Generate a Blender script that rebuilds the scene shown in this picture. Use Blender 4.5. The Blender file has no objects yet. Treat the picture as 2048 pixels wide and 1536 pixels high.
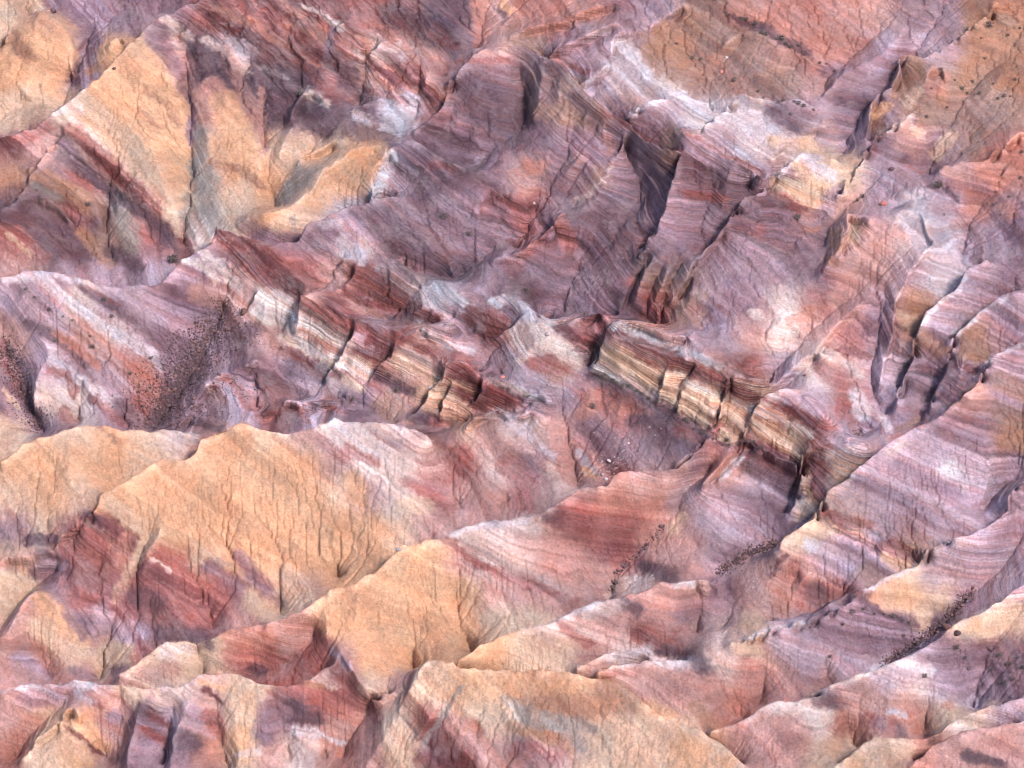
import bpy, math, random
import numpy as np
from mathutils import Vector

R = math.radians
rng = np.random.default_rng(7)
random.seed(7)
scene = bpy.context.scene
col = scene.collection

# ------------------------------------------------------------------ camera
VIEW_D, VIEW_A = 620.0, R(20.0)
CAM = np.array([0.0, -VIEW_D * math.cos(VIEW_A), VIEW_D * math.sin(VIEW_A)])
PIC_W = 180.0                                    # metres across the picture at the centre of the slope
cd = bpy.data.cameras.new('camera')
cam = bpy.data.objects.new('camera', cd)
col.objects.link(cam)
cam.location = CAM
cam.rotation_euler = (math.pi / 2 - VIEW_A, 0, 0)
cd.sensor_width = 36.0
cd.lens = 36.0 * VIEW_D / PIC_W
cd.clip_start, cd.clip_end = 1.0, 12000.0
scene.camera = cam

# ------------------------------------------------------------------ light
SUN_EL, SUN_AZ = R(40), R(40)                    # azimuth measured from straight behind the camera, positive = from the right
sun_dir = Vector((math.sin(SUN_AZ) * math.cos(SUN_EL), -math.cos(SUN_AZ) * math.cos(SUN_EL), math.sin(SUN_EL)))
world = bpy.data.worlds.new('World')
scene.world = world
world.use_nodes = True
wn, wl = world.node_tree.nodes, world.node_tree.links
wn.clear()
sky = wn.new('ShaderNodeTexSky')
sky.sky_type = 'NISHITA'
sky.sun_disc = False
sky.sun_elevation = SUN_EL
sky.sun_rotation = math.atan2(sun_dir.x, sun_dir.y)
sky.air_density, sky.dust_density, sky.ozone_density = 1.0, 1.2, 1.0
bg = wn.new('ShaderNodeBackground')
bg.inputs['Strength'].default_value = 0.09
wo = wn.new('ShaderNodeOutputWorld')
wl.new(sky.outputs[0], bg.inputs[0])
wl.new(bg.outputs[0], wo.inputs[0])
sd = bpy.data.lights.new('sun', 'SUN')
sd.energy, sd.angle, sd.color = 1.4, R(14), (1.0, 0.95, 0.90)
so = bpy.data.objects.new('sun', sd)
col.objects.link(so)
so.rotation_euler = sun_dir.to_track_quat('Z', 'Y').to_euler()
vs = scene.view_settings
vs.view_transform, vs.look, vs.gamma, vs.exposure = 'Standard', 'None', 1.0, 2.02
vs.use_curve_mapping = False
scene.cycles.filter_width = 1.0
scene.cycles.max_bounces = 4
scene.cycles.diffuse_bounces = 2

# ------------------------------------------------------------------ the slope: a mean plane, its grid and the traced relief
SL = R(19.29)
E_UP = np.array([0.0, math.cos(SL), math.sin(SL)])          # up the mean slope
TILT = R(40.0)
W_OUT = np.array([0.0, -math.sin(TILT), math.cos(TILT)])    # relief direction: up and out of the slope
FWD = np.array([0.0, math.cos(VIEW_A), -math.sin(VIEW_A)])
UPV = np.array([0.0, math.sin(VIEW_A), math.cos(VIEW_A)])
B0, B1 = -112.0, 146.0
NX, NB = 1250, 1150
def half_w(b): return 99.0 * (1.0 + 0.001255 * b)

TILES = {'A': (0, 0), 'B': (680, 0), 'C': (1348, 0), 'D': (0, 500), 'E': (680, 500), 'F': (1348, 500),
         'G': (0, 1011), 'H': (680, 1011), 'I': (1348, 1011), 'P': None, 'M': (400, 400), 'N': (1160, 600), 'R': (1000, 100), 'Q': (0, 0), 'S': (0, 980), 'U': (1024, 768), 'V': (1024, 0)}
TILE_SCALE = {'M': 0.410156, 'N': 0.551181, 'R': 0.661417, 'Q': 0.661417, 'S': 0.661417, 'U': 0.806935, 'V': 0.5}

def pts(s):
    out = []
    for seg in s.split(';'):
        t, body = seg.strip().split(':')
        for p in body.split():
            x, y = p.split(',')
            x, y = float(x), float(y)
            if TILES[t] is not None:
                q = TILE_SCALE.get(t, 0.341797)
                x, y = TILES[t][0] + x * q, TILES[t][1] + y * q
            out.append((x, y))
    return np.array(out)

def dense(P, step=3.0):
    """a polyline resampled every STEP photo pixels, with its length fraction"""
    d = np.hypot(*np.diff(P, axis=0).T)
    L = np.concatenate([[0], np.cumsum(d)])
    n = max(2, int(L[-1] / step))
    q = np.linspace(0, L[-1], n)
    return np.stack([np.interp(q, L, P[:, 0]), np.interp(q, L, P[:, 1])], 1), q / max(L[-1], 1e-6)

def to_slope(px, py, k):
    """view ray of a photo point met with the mean slope raised by k along W_OUT -> (s, t) in 0..1 on the grid"""
    dx = (px - 1024.0) / 2048.0 * PIC_W / VIEW_D
    dv = (768.0 - py) / 2048.0 * PIC_W / VIEW_D
    d = FWD[None] + np.stack([dx, 0 * dx, 0 * dx], 1) + dv[:, None] * UPV[None]
    N = np.array([0.0, -math.sin(SL), math.cos(SL)])
    tt = (k * (W_OUT @ N) - CAM @ N) / (d @ N)
    P = CAM[None] + tt[:, None] * d - k[:, None] * W_OUT[None]
    b = P @ E_UP
    return P[:, 0] / half_w(b) * 0.5 + 0.5, (b - B0) / (B1 - B0)

# ---- traced lines: (points, k at start > k at end, drop hidden behind a skyline)
RIDGES, GULLIES, SPURS = [], [], []
def ridge(s, k, sil=0, off=17): RIDGES.append((pts(s), k, sil, off))
def gully(s, k): GULLIES.append((pts(s), k))
def spur(s, d, w=1): SPURS.append((pts(s), d, w))

# lower third
ridge('H:480,935 520,905 590,910 640,935 760,955 940,955 1120,965 1300,970 1480,1010 1620,1030 1720,1100 1790,1165 1900,1230 2040,1290; I:100,1290 250,1370 330,1440 420,1536', (8, 8), 9)
ridge('H:480,935 400,1080 330,1250 230,1400 150,1536', (8, 4))
ridge('G:1560,690 1700,640 1800,590 1850,550 1920,490 1970,475; H:0,470 80,455 140,405 200,395 250,340 330,270 350,230 420,235 520,190 620,175 720,125 850,95 1000,90 1090,75', (5, 7), 9)
ridge('H:1090,75 1200,20; E:1270,1480 1340,1430 1420,1385 1560,1375 1600,1310 1700,1290 1830,1295 1960,1285; F:50,1250 130,1180 200,1100', (6, 1), 5)
ridge('H:640,915 700,900 780,850 850,795 950,755 1050,715 1200,695 1250,685 1290,650 1400,600 1520,560 1600,545 1700,520 1800,490 1900,460; I:0,455 100,435 200,430', (8, 4), 8)
ridge('H:1380,965 1480,900 1560,860 1680,840 1780,850 1840,885', (5, 5), 5)
ridge('H:1490,980 1580,940 1700,920 1820,905 1950,895; I:0,893 60,900 100,905', (6, 5), 6)
ridge('I:190,750 330,725 540,690 700,660 800,640 900,590 1010,515', (1.4, .5))
ridge('I:330,812 470,752 640,700 790,675 900,620 1000,560 1060,545', (4, 3), 4)
ridge('I:1060,500 1120,490 1230,420 1400,350 1460,300 1500,240 1600,200 1700,170 1830,120 1960,10; F:1960,1430 2048,1340', (3, 4), 5)
ridge('I:740,1130 800,1100 920,1050 1050,1000 1170,955 1290,905 1400,860 1500,810 1580,740 1640,690 1750,640 1900,560 2048,450', (4, 5), 8)
ridge('I:210,1330 330,1290 430,1240 530,1170 650,1145 750,1135 880,1110', (6, 5), 7)
ridge('I:930,1536 1010,1470 1090,1400 1180,1350 1270,1355 1400,1358 1470,1360 1560,1320 1620,1260 1750,1200 1900,1160 2048,1130', (7, 6), 8)
ridge('I:1370,1536 1480,1430 1530,1390 1680,1320 1850,1290 2048,1260', (9, 8), 7)
ridge('I:620,220 700,150 820,80 850,20; F:870,1460 900,1400 960,1370 1040,1310 1100,1250 1200,1170 1280,1110 1400,1050 1560,960 1680,860 1750,800 1790,740 1830,640 1900,600 2048,530', (3, 7), 6)
gully('I:1060,1420 1030,1350 1010,1240 960,1160', (-3, 2))
gully('I:1460,1340 1480,1180 1500,1050 1480,900', (-3, 3))
gully('I:1740,1190 1760,1100 1790,1000 1820,900 1880,790 1960,700 2040,600', (-4, 1))
gully('I:910,1050 890,930 850,800 800,680', (-3, 2))
gully('I:390,1250 350,1200 300,1150 240,1060 200,970', (-3, 3))
gully('I:500,1160 520,1080 530,900', (-4, 0))
gully('H:1570,550 1450,460 1350,360 1310,290 1240,190 1150,110', (-4, 4))
gully('H:1575,550 1620,400 1740,290 1900,120 1990,0; F:60,1420 200,1300', (-5, -4))
gully('I:270,720 350,620 420,560', (-3, -1))
gully('I:130,740 150,640 160,560 120,480', (-3, 1))
gully('I:210,445 300,370 480,300 620,225', (-4, -5))
gully('I:560,690 660,560 780,420 830,340', (-3, 0))
gully('I:620,680 800,630 1000,520', (-3, -2))
gully('I:1230,930 1330,860 1450,790 1560,690 1650,600 1760,500 1900,370 2040,200', (-5, -3))
gully('H:770,855 730,740 690,600 690,400', (-4, 2))
gully('H:440,980 420,880 440,700', (-3, 1))
gully('H:270,1100 280,960 230,850', (2, 2.4))
gully('G:1640,640 1640,500 1520,320 1400,150', (-4, 3))
gully('G:1980,440 1950,300 1960,150', (-4, 2))
gully('E:690,1520 640,1330 600,1250 580,1150 510,1085', (-2, 2))
gully('E:1400,1400 1380,1300 1350,1180 1310,1000 1290,860', (-4, -1))
gully('E:970,1480 960,1350 975,1200', (-1, 1))
# lower left
ridge('D:590,1430 700,1370 800,1310 900,1250 940,1225 1080,1225 1140,1190 1170,1110 1260,1080 1350,1040 1400,1015 1450,1020 1520,1050 1700,1065 1830,1050 1870,1010 1950,985; E:0,995 100,1010 200,1010 350,1030 450,1060 510,1085', (7, 6), 8)
ridge('D:0,1240 60,1190 130,1130 220,1095 330,1075 440,1030 560,1020 620,1020 700,1050 800,1055 880,1060 950,1055 1020,1050 1100,1065 1160,1080', (7, 4), 9)
ridge('D:590,1430; G:540,50 480,90 420,130 370,180 330,210 250,280 150,300 60,310 0,330', (7, 3), 3)
ridge('G:940,140 880,250 840,400', (5, 2))
ridge('E:740,1030 800,975 870,950 930,935 1010,960 1080,970 1120,930 1160,900', (2, 1), 3)
ridge('G:0,775 60,740 100,650 150,550 200,500 240,510 330,580', (3, 3), 1)
gully('G:590,1015 580,950 570,850 540,720 480,640 400,600', (-5, 2))
gully('G:590,1015 590,880 640,740 700,600 750,480 820,300 880,180', (-5, 3))
gully('G:0,720 100,580 230,440 320,370', (-2, -1))
gully('G:1250,720 1230,600 1050,480', (-4, 0))
gully('G:300,1010 260,900 150,760', (-3, 0))
ridge('G:700,990 740,960 850,890 900,850 960,800 1080,797 1140,815 1260,775 1330,725 1400,710 1560,690', (3, 4), 6)
ridge('G:0,1085 120,1045 240,1035 350,1040 430,1015 480,1010 570,1040 700,1055 860,1065 1060,1050 1130,1010 1200,985 1290,980 1400,990 1500,1030 1600,1050 1700,1055 1780,1030 1830,1000 1900,940 1960,935', (5, 4), 6)
ridge('G:1920,490 1900,600 1910,760 1940,830', (6, 3))
ridge('G:1960,935; H:0,840 50,930 110,1030 200,1090 280,1105 380,1090', (4, 4), 1)
gully('H:0,1480 60,1350 180,1180 300,1120', (-3, 1))
gully('G:1180,985 1170,880 1150,830', (-2, 2))
gully('G:1440,1000 1700,900 1850,750', (-3, 0))
ridge('G:130,1480 200,1380 330,1280 400,1190 430,1185 470,1230', (2, 5), 3)
gully('G:640,1500 540,1320 480,1240', (-3, 2))
gully('G:60,1500 200,1300 330,1180 420,1090', (-3, 3))
ridge('G:740,1536 780,1300 830,1180 890,1090', (3, 4))
ridge('G:1000,1536 1020,1350 1090,1200 1120,1100', (3, 4))
ridge('G:1400,1500 1370,1200 1350,1020', (1, 4))
gully('G:700,1500 720,1300 700,1100', (-2, 3))
gully('G:960,1536 980,1400 1000,1200', (-1, 2))
gully('G:1330,1536 1290,1350 1250,1100', (-2, 3))
gully('G:1690,1480 1660,1300 1590,1100', (-3, 3))
gully('G:1910,1480 1910,1350 1890,1100', (-3, 2))
ridge('G:1560,1450 1550,1200 1500,1060', (1, 4))
# upper left
ridge('A:20,300 30,220 60,160 130,115 200,60 250,50 310,55 370,100', (1, 1), 4)
ridge('A:225,60 190,250 180,420 150,560', (4, -1))
ridge('A:0,800 90,775 200,745 300,665 400,590 500,510 590,440 690,330 740,270 780,250', (4, 5), 5)
ridge('A:640,240 700,215 780,250 860,150 940,90 1000,70 1100,20 1200,0', (4, 3), 4)
ridge('A:780,250 830,400 800,600 900,900 1000,1200', (5, 0))
ridge('A:0,1230 80,1170 160,1080 180,1000 260,900 350,790 410,720', (3, 4), 3)
ridge('A:170,1015 290,975 380,1060 500,1150', (3, 0))
ridge('A:70,1200 200,1150 330,1200 430,1290', (3, 0), 2)
gully('A:370,620 390,560 440,420 490,300 500,220 560,170 700,90 800,20', (-4, -1))
gully('A:1080,1450 1080,1300 1120,1050 1130,950 1110,850 1110,650 1100,500 1080,300 1040,170', (-3.5, 0))
gully('A:0,700 150,600 340,640', (-3, -3))
gully('A:540,1530 480,1400 430,1300 350,1230', (-4, -1))
gully('A:660,1530 640,1350 620,1200 640,1100', (-5, -1))
gully('A:930,1480 850,1330 700,1180', (-4, 0))
ridge('A:1180,480 1220,455 1300,540 1240,680 1200,760 1230,920 1240,1000 1300,1200', (2, -1))
ridge('A:1300,540 1350,640 1420,750', (2, 0))
gully('A:1610,1220 1600,1150 1560,1000 1540,880 1510,750 1440,630 1380,480 1330,340', (-3.5, 1))
gully('A:1560,1000 1590,900 1650,750 1740,560 1880,400 1930,250 1980,130', (-2.4, .5))
gully('A:1540,880 1530,700 1530,500', (-4, 1))
ridge('A:1640,880 1690,780 1740,730 1800,760', (0, 0))
gully('A:1650,1210 1690,1080 1720,980 1820,860 1900,800', (-1.3, -.4))
ridge('A:1740,960 1770,910 1880,870 1960,830 2000,830', (0, 1), 3)
ridge('A:1530,1260 1640,1230 1720,1190 1840,1100 1890,990 1950,960 2048,890; B:50,875 200,850 250,860', (3, 3), 1.5)
ridge('A:1390,1310 1440,1285 1530,1262', (1, 2), 1)
ridge('D:0,165 90,150 140,110 200,125 300,130 400,145 500,180 600,205 700,215 800,210 900,215 960,185 1000,140 1060,65; A:1150,1470 1240,1430 1255,1350 1400,1390 1560,1420 1740,1415 1800,1320 1900,1280 2000,1215; B:60,1205 150,1190 280,1150 340,1150', (4, 3), 8)
ridge('A:1150,300 1180,250 1210,220 1300,310 1340,420', (1, 0))
ridge('A:940,95 1030,180 1200,210', (3, 1))
gully('A:1380,480 1400,330 1420,220', (0, 2))
ridge('A:1700,690 1770,560 1830,530 1900,610', (0, 0), 2)
ridge('A:1980,140 2048,115; B:60,150 150,280', (2, 1))
ridge('A:800,258 930,340 1020,470 1055,620 1062,800', (4.6, -.6))
ridge('A:1320,560 1420,700 1490,830 1515,960 1530,1100', (1.6, -1.6))
ridge('A:250,55 360,150 430,260 420,400', (4, -.5))
# upper middle
ridge('B:320,860 400,820 470,830 600,920 740,990', (4, 3), 4)
ridge('B:180,1180 190,1060 210,960 270,910 325,845', (3, 4), 3)
ridge('B:430,780 470,740 560,660 600,600 640,500 700,390 780,320 850,290', (2, 4), 4)
ridge('B:780,320 830,450 800,650 820,850', (4, -1))
ridge('B:930,270 1060,270 1190,320 1290,380 1380,470 1450,560 1550,640 1680,710 1760,790 1900,860 1990,905', (4, 7), 6)
ridge('B:1190,330 1185,450 1170,600 1140,720', (5, 0))
gully('B:950,840 1080,740 1095,660 1080,520 1050,400', (-3, 0))
gully('B:740,970 850,900 950,840', (-3, -2))
ridge('B:1200,330 1240,300 1400,230 1560,160 1640,130', (4, 3), 3)
ridge('B:1000,220 1090,170 1160,150 1360,130 1380,90 1480,60 1560,40 1650,0', (2, 3), 3)
ridge('B:1380,490 1440,480 1510,430 1580,350 1600,260 1615,205 1680,190 1800,160 1950,60 2048,0', (3, 3), 3)
ridge('B:1680,705 1760,610 1870,570 1960,560 2010,530; C:40,530 100,560 200,600 230,670', (5, 3), 4)
ridge('C:40,760 150,740 220,680 310,630 320,595 390,550 470,580 600,580 760,590 820,630', (6, 2), 4)
gully('B:800,310 840,150 890,0', (-3, -1))
gully('B:90,640 150,450 150,320 210,240', (-4, -1))
gully('B:440,720 460,600 470,480 480,320', (-3, 0))
ridge('B:180,300 250,240 340,240 400,330 420,480', (1, -1))
ridge('B:500,480 530,380 600,450', (1, -1))
ridge('B:80,660 150,620 210,690 330,790', (0, -1))
gully('B:1030,1470 1100,1330 1150,1200 1160,1050 1220,950', (-4, 0))
gully('B:1340,1240 1400,1180 1500,1080 1600,940', (-2, 0))
ridge('B:780,1020 860,1000 940,1000 1010,990 1100,1090', (1, 0))
ridge('B:800,1250 840,1160 880,1110 960,1170 1100,1230', (1, -1), 1)
ridge('B:900,1530 1050,1480 1180,1400 1250,1330 1310,1240', (0, 1), 2)
ridge('B:1990,905 1970,980 1930,1100 1890,1250 1860,1340 1740,1500', (7, 0), 4, 4)
ridge('C:40,765 150,850 280,910 400,960 530,1040', (7, 6), 4)
gully('B:1600,950 1680,900 1760,1050 1760,1250 1600,1450', (-1, -1))
ridge('B:1690,720 1650,850 1620,920', (6, 1))
gully('C:140,1536 200,1460 300,1320 350,1210 420,1130 520,1040', (-3, 2))
# upper right
gully('C:1000,920 1030,800 1100,650 1200,560 1300,430 1400,320 1560,80 1600,0', (-3, -1))
gully('C:560,480 700,400 860,330 1000,250 1130,50', (-1, 0))
gully('C:120,520 300,350 450,150', (-1, 0))
ridge('C:300,250 420,180 520,220 640,290', (2, 1))
gully('C:860,570 900,470 1000,350 1200,180 1330,60', (-2, 0))
ridge('C:880,560 1000,420 1200,330 1330,200', (0, 1))
ridge('C:1130,860 1140,780 1160,600 1210,530 1280,500 1330,400 1320,330 1370,310 1460,330 1620,240 1750,130 1850,80 1870,10', (1, 3), 4)
ridge('C:1480,480 1500,400 1560,390 1600,520', (2, 1), 2)
ridge('C:970,1110 1080,950 1140,850 1190,770 1270,740 1340,690 1390,650 1430,680', (3, 3), 4)
gully('C:1485,1020 1490,950 1470,800 1440,700', (-3, 1))
gully('C:1490,1000 1520,850 1620,700 1750,520 2000,250', (-3, 0))
gully('C:1560,980 1680,900 1800,700 2040,480', (-2, 0))
ridge('C:1560,1000 1600,970 1680,945 1790,950 1870,900 1950,840 2048,760', (2, 3), 4)
ridge('C:1240,1170 1330,1140 1420,1110 1490,1090 1540,1065', (0, 1), 1)
ridge('C:1540,1065 1610,1100 1680,1180', (1, 0), 1)
gully('C:1740,1290 1790,1200 1880,1130 2048,1010', (-3, -1))
ridge('C:320,1300 370,1200 400,1160 500,1130 560,1050 600,1010 690,930 740,890 850,910 950,940', (3, 3), 4)
gully('C:830,1310 960,1180 1030,1080 1060,980', (-3, 0))
ridge('C:580,940 650,830 730,790 800,760 870,700', (2, 1), 2)
ridge('C:960,1536 990,1420 1030,1320 1015,1260 1080,1265 1150,1290', (1, 3), 3)
gully('C:850,1450 920,1320 1000,1200 1150,1080', (-3, -1))
ridge('C:1270,1330 1330,1230 1440,1240 1480,1350 1520,1450', (2, 2), 1)
gully('C:1680,1500 1740,1290', (-3, -3))
ridge('C:320,1300 200,1440 140,1536; F:130,60 60,180 0,290', (3, 1), 3)
# right pillars
ridge('F:1310,880 1330,770 1400,620 1400,560 1430,440 1480,360 1560,290 1660,220 1690,130 1750,90 1830,60', (1, 4), 5, 5)
ridge('F:1500,900 1530,800 1580,720 1620,600 1640,490 1720,420 1820,330 1900,270 2048,230', (1, 5), 4, 5)
ridge('F:1210,760 1240,640 1290,480 1290,400 1300,290 1350,200 1400,100; C:1520,1400', (0, 3), 2)
gully('F:1050,1090 1180,1060 1230,980 1190,880 1165,780 1150,640 1190,590 1215,350 1240,200', (-4, 0))
gully('F:1230,980 1300,900 1360,780', (-4, -2))
gully('F:1400,1040 1480,960 1530,850', (-3, -2))
ridge('F:420,1100 430,1000 490,880 540,830 620,760 700,690 830,590 880,520 960,430 1100,300', (0, 1), 2)
ridge('F:830,585 950,650 1050,800', (2, -1))
gully('F:540,800 580,740 640,640 740,530 850,420 1000,300 1200,130', (-2, 0))
gully('F:700,540 800,420 1000,250 1130,100', (-1, 0))
ridge('F:120,480 300,400 460,300 600,270 750,220 900,140', (1, 1))
gully('F:1780,1500 1840,1350 1820,1100', (-1, 3))
gully('F:1790,1530 1900,1400 2048,1270', (-3, -2))
# middle cliffs: crests high, feet straight below
ridge('F:170,1370 350,1180 410,1110 440,1110 560,1190 750,1270', (0, 2), 3)
gully('F:650,1536 700,1400 735,1290', (-6, -3))
ridge('F:0,1290 60,1230 170,1120 240,1060', (1, 2))
gully('E:1455,720 1470,620 1500,560', (-3, 0))
ridge('E:1360,410 1380,400 1510,370 1560,405', (2, 3), 3)
gully('E:1200,420 1250,370 1320,260 1380,130 1420,0; B:1180,1400', (-4, -4))
gully('E:650,170 740,120 850,40; B:900,1450', (-2, -2))
ridge('E:1640,370 1690,200 1740,100 1800,0; B:1750,1480', (-2, 2), 2)
ridge('E:1770,350 1800,230 1840,100; B:1880,1480', (-2, 2), 1)
ridge('E:1860,430 1900,200 1960,80 2040,0', (-2, 2), 2)
gully('E:1240,380 1450,370 1640,385 1780,395 1900,470', (-4, -3))
# the chain of small banded buttresses
ridge('M:75,132 180,165 300,215 420,268', (5, 5), 1)
gully('M:60,205 150,262 230,332 300,392 400,425 490,478', (2.6, 2.6))
ridge('M:285,432 245,520 205,580', (2, -1), 2, 4)
gully('M:465,530 420,600 385,655', (0, -2.5))
ridge('M:495,462 560,455 660,520 760,602', (5, 4.5), 1)
ridge('M:495,462 478,545 472,640', (5, 1), 3, 4)
gully('M:470,700 560,752 690,808 715,790', (-2, -1.5))
ridge('M:760,602 820,590 900,622 960,645', (4.5, 4.5), 1)
ridge('M:765,605 722,700 645,800 612,875', (4, -2), 3, 4)
gully('M:640,830 720,915 840,868', (-2.6, -2.2))
ridge('M:945,692 1000,668 1060,632 1110,612 1240,592', (4, 5), 1)
ridge('M:945,692 930,760 872,812 835,870', (4, -1), 3, 4)
gully('M:840,885 950,905 1050,945 1150,905', (-2.4, -1))
gully('M:1065,655 1160,710 1280,752', (2.4, 2.0))
ridge('M:1192,788 1280,780 1385,860', (3.5, 3), 1)
ridge('M:1192,790 1182,870 1112,930 1100,985 1012,1080', (3, -2.5), 3, 4)
ridge('M:1168,1085 1180,980 1230,880', (-2, 1.5), 2, 4)
gully('M:1010,1100 1100,1110 1190,1095 1290,1080', (-3.5, -3))
ridge('M:1382,868 1480,880 1600,930 1700,962', (3, 2.5), 1)
ridge('M:1382,870 1362,960 1310,1002', (3, -.5), 3, 4)
gully('M:1310,1010 1400,1040 1530,1040', (-1.4, -1.5))
ridge('M:1535,1035 1545,990 1640,945 1720,972', (0, 1.5), 1)
ridge('M:1430,682 1500,640 1570,572 1650,592 1695,640', (1, 5))
ridge('M:1695,645 1620,722 1540,792 1450,862', (4.6, .5))
ridge('M:1695,645 1800,690 1900,720', (4.6, 2.5))
gully('M:1345,860 1410,780 1440,700 1350,640', (-1, 1))
ridge('M:690,282 760,310 850,305 960,300 1010,330 1080,402', (4, 3))
ridge('M:760,312 722,400 690,440', (4, 1.5), 2, 4)
gully('M:700,460 800,540 890,592 965,548', (1, -1.5))
ridge('M:900,595 950,570 1000,520 1045,450 1110,396 1180,400 1260,450 1330,490', (-1, 3.5))
ridge('M:1040,545 1100,516 1180,580', (2.2, 1.5), 1)
gully('M:1010,605 1130,608 1230,585', (.2, .2))
ridge('M:1250,560 1310,515 1400,480 1500,456 1560,480 1640,560', (1.5, 3))
gully('M:1250,612 1340,660 1420,676 1530,615', (-.4, -.8))
ridge('M:1005,290 1050,250 1100,210 1200,290 1240,345', (1, 1))
gully('M:1000,312 1120,362 1240,388', (-1, -1.2))
gully('M:600,440 640,360 690,300', (1, 1.5))
ridge('M:470,310 560,250 640,180', (2.5, 3))
gully('M:620,880 560,950 460,985', (-4, -4.5))
gully('M:640,1000 800,1010 960,1090', (-4, -4.5))
gully('M:280,1030 290,940 250,850', (-4, -2))
# the long striped cliff, block by block
ridge('N:115,78 200,85 240,95 310,125 370,130 420,118', (7.2, 5), 3)
ridge('N:108,132 220,165 340,202', (6.9, 6))
ridge('N:115,78 80,160 45,262', (7, .3), 3, 4)
gully('N:42,270 120,297 200,332 280,374', (-.4, -.4))
ridge('N:322,235 300,290 286,368', (5.4, .8), 2, 4)
ridge('N:340,202 400,222 430,225 475,240 550,265', (5.8, 4.8))
gully('N:286,378 350,410', (-.6, -.6))
ridge('N:430,228 396,270 366,310 356,402', (5.3, .8), 2, 4)
ridge('N:400,285 470,325 485,420', (4.6, 1.4))
gully('N:356,412 410,442 466,472', (-.7, -1.2))
ridge('N:540,292 520,350 500,440 486,488', (5, .2), 3, 4)
ridge('N:540,290 580,276 690,286', (5, 4))
gully('N:480,497 540,512 585,502', (-1.4, -1.4))
gully('N:560,580 600,520 610,440', (-2.5, -.6))
ridge('N:662,345 622,410 602,470 600,506', (4.6, .2), 2, 4)
ridge('N:662,342 750,312 830,360 885,432', (4.6, 3.6))
gully('N:603,513 700,563 806,604', (-.7, -1.6))
ridge('N:606,520 576,600 505,650', (-.6, -1.8))
gully('N:575,612 650,668 788,735', (-3.2, -5))
ridge('N:815,548 800,640 776,740 756,812', (2.2, -3.8), 4, 4)
ridge('N:815,546 900,522 1050,532', (2.2, 3))
ridge('N:905,682 872,740 850,788', (.5, -2.2), 1, 4)
gully('N:762,826 800,812 848,796', (-4.6, -3.6))
gully('N:500,480 525,380 545,330', (-1.6, 1.2))
ridge('N:560,92 640,36 690,100', (2, 2))
ridge('N:690,112 745,56 800,100', (2, 2))
# middle left scree valley
gully('D:880,1060 950,950 1050,850 1130,700 1250,500 1300,330', (-5, -3))
gully('D:260,1080 200,950 150,760 60,600 0,400', (-5, -2))
gully('D:460,1020 470,900 480,780', (-4, -2))
gully('D:740,1060 690,870 560,650', (-4, -1))
ridge('D:200,900 210,780 240,700 300,600 200,420 120,250', (-1, 3))
ridge('D:300,600 450,720 640,900', (0, -2))
ridge('D:950,700 800,480 600,250', (-2, 3))
ridge('D:1030,1050 1100,960 1210,790 1290,740 1430,685 1500,650', (-3, 1), 2)
gully('D:1510,940 1520,800 1500,690', (-3, -1))
ridge('D:1470,1000 1490,965 1560,960 1640,910 1680,880 1750,890 1880,900 2048,835', (0, 0), 3)
gully('D:1740,890 1850,820 1900,760', (-4, -4))


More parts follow.
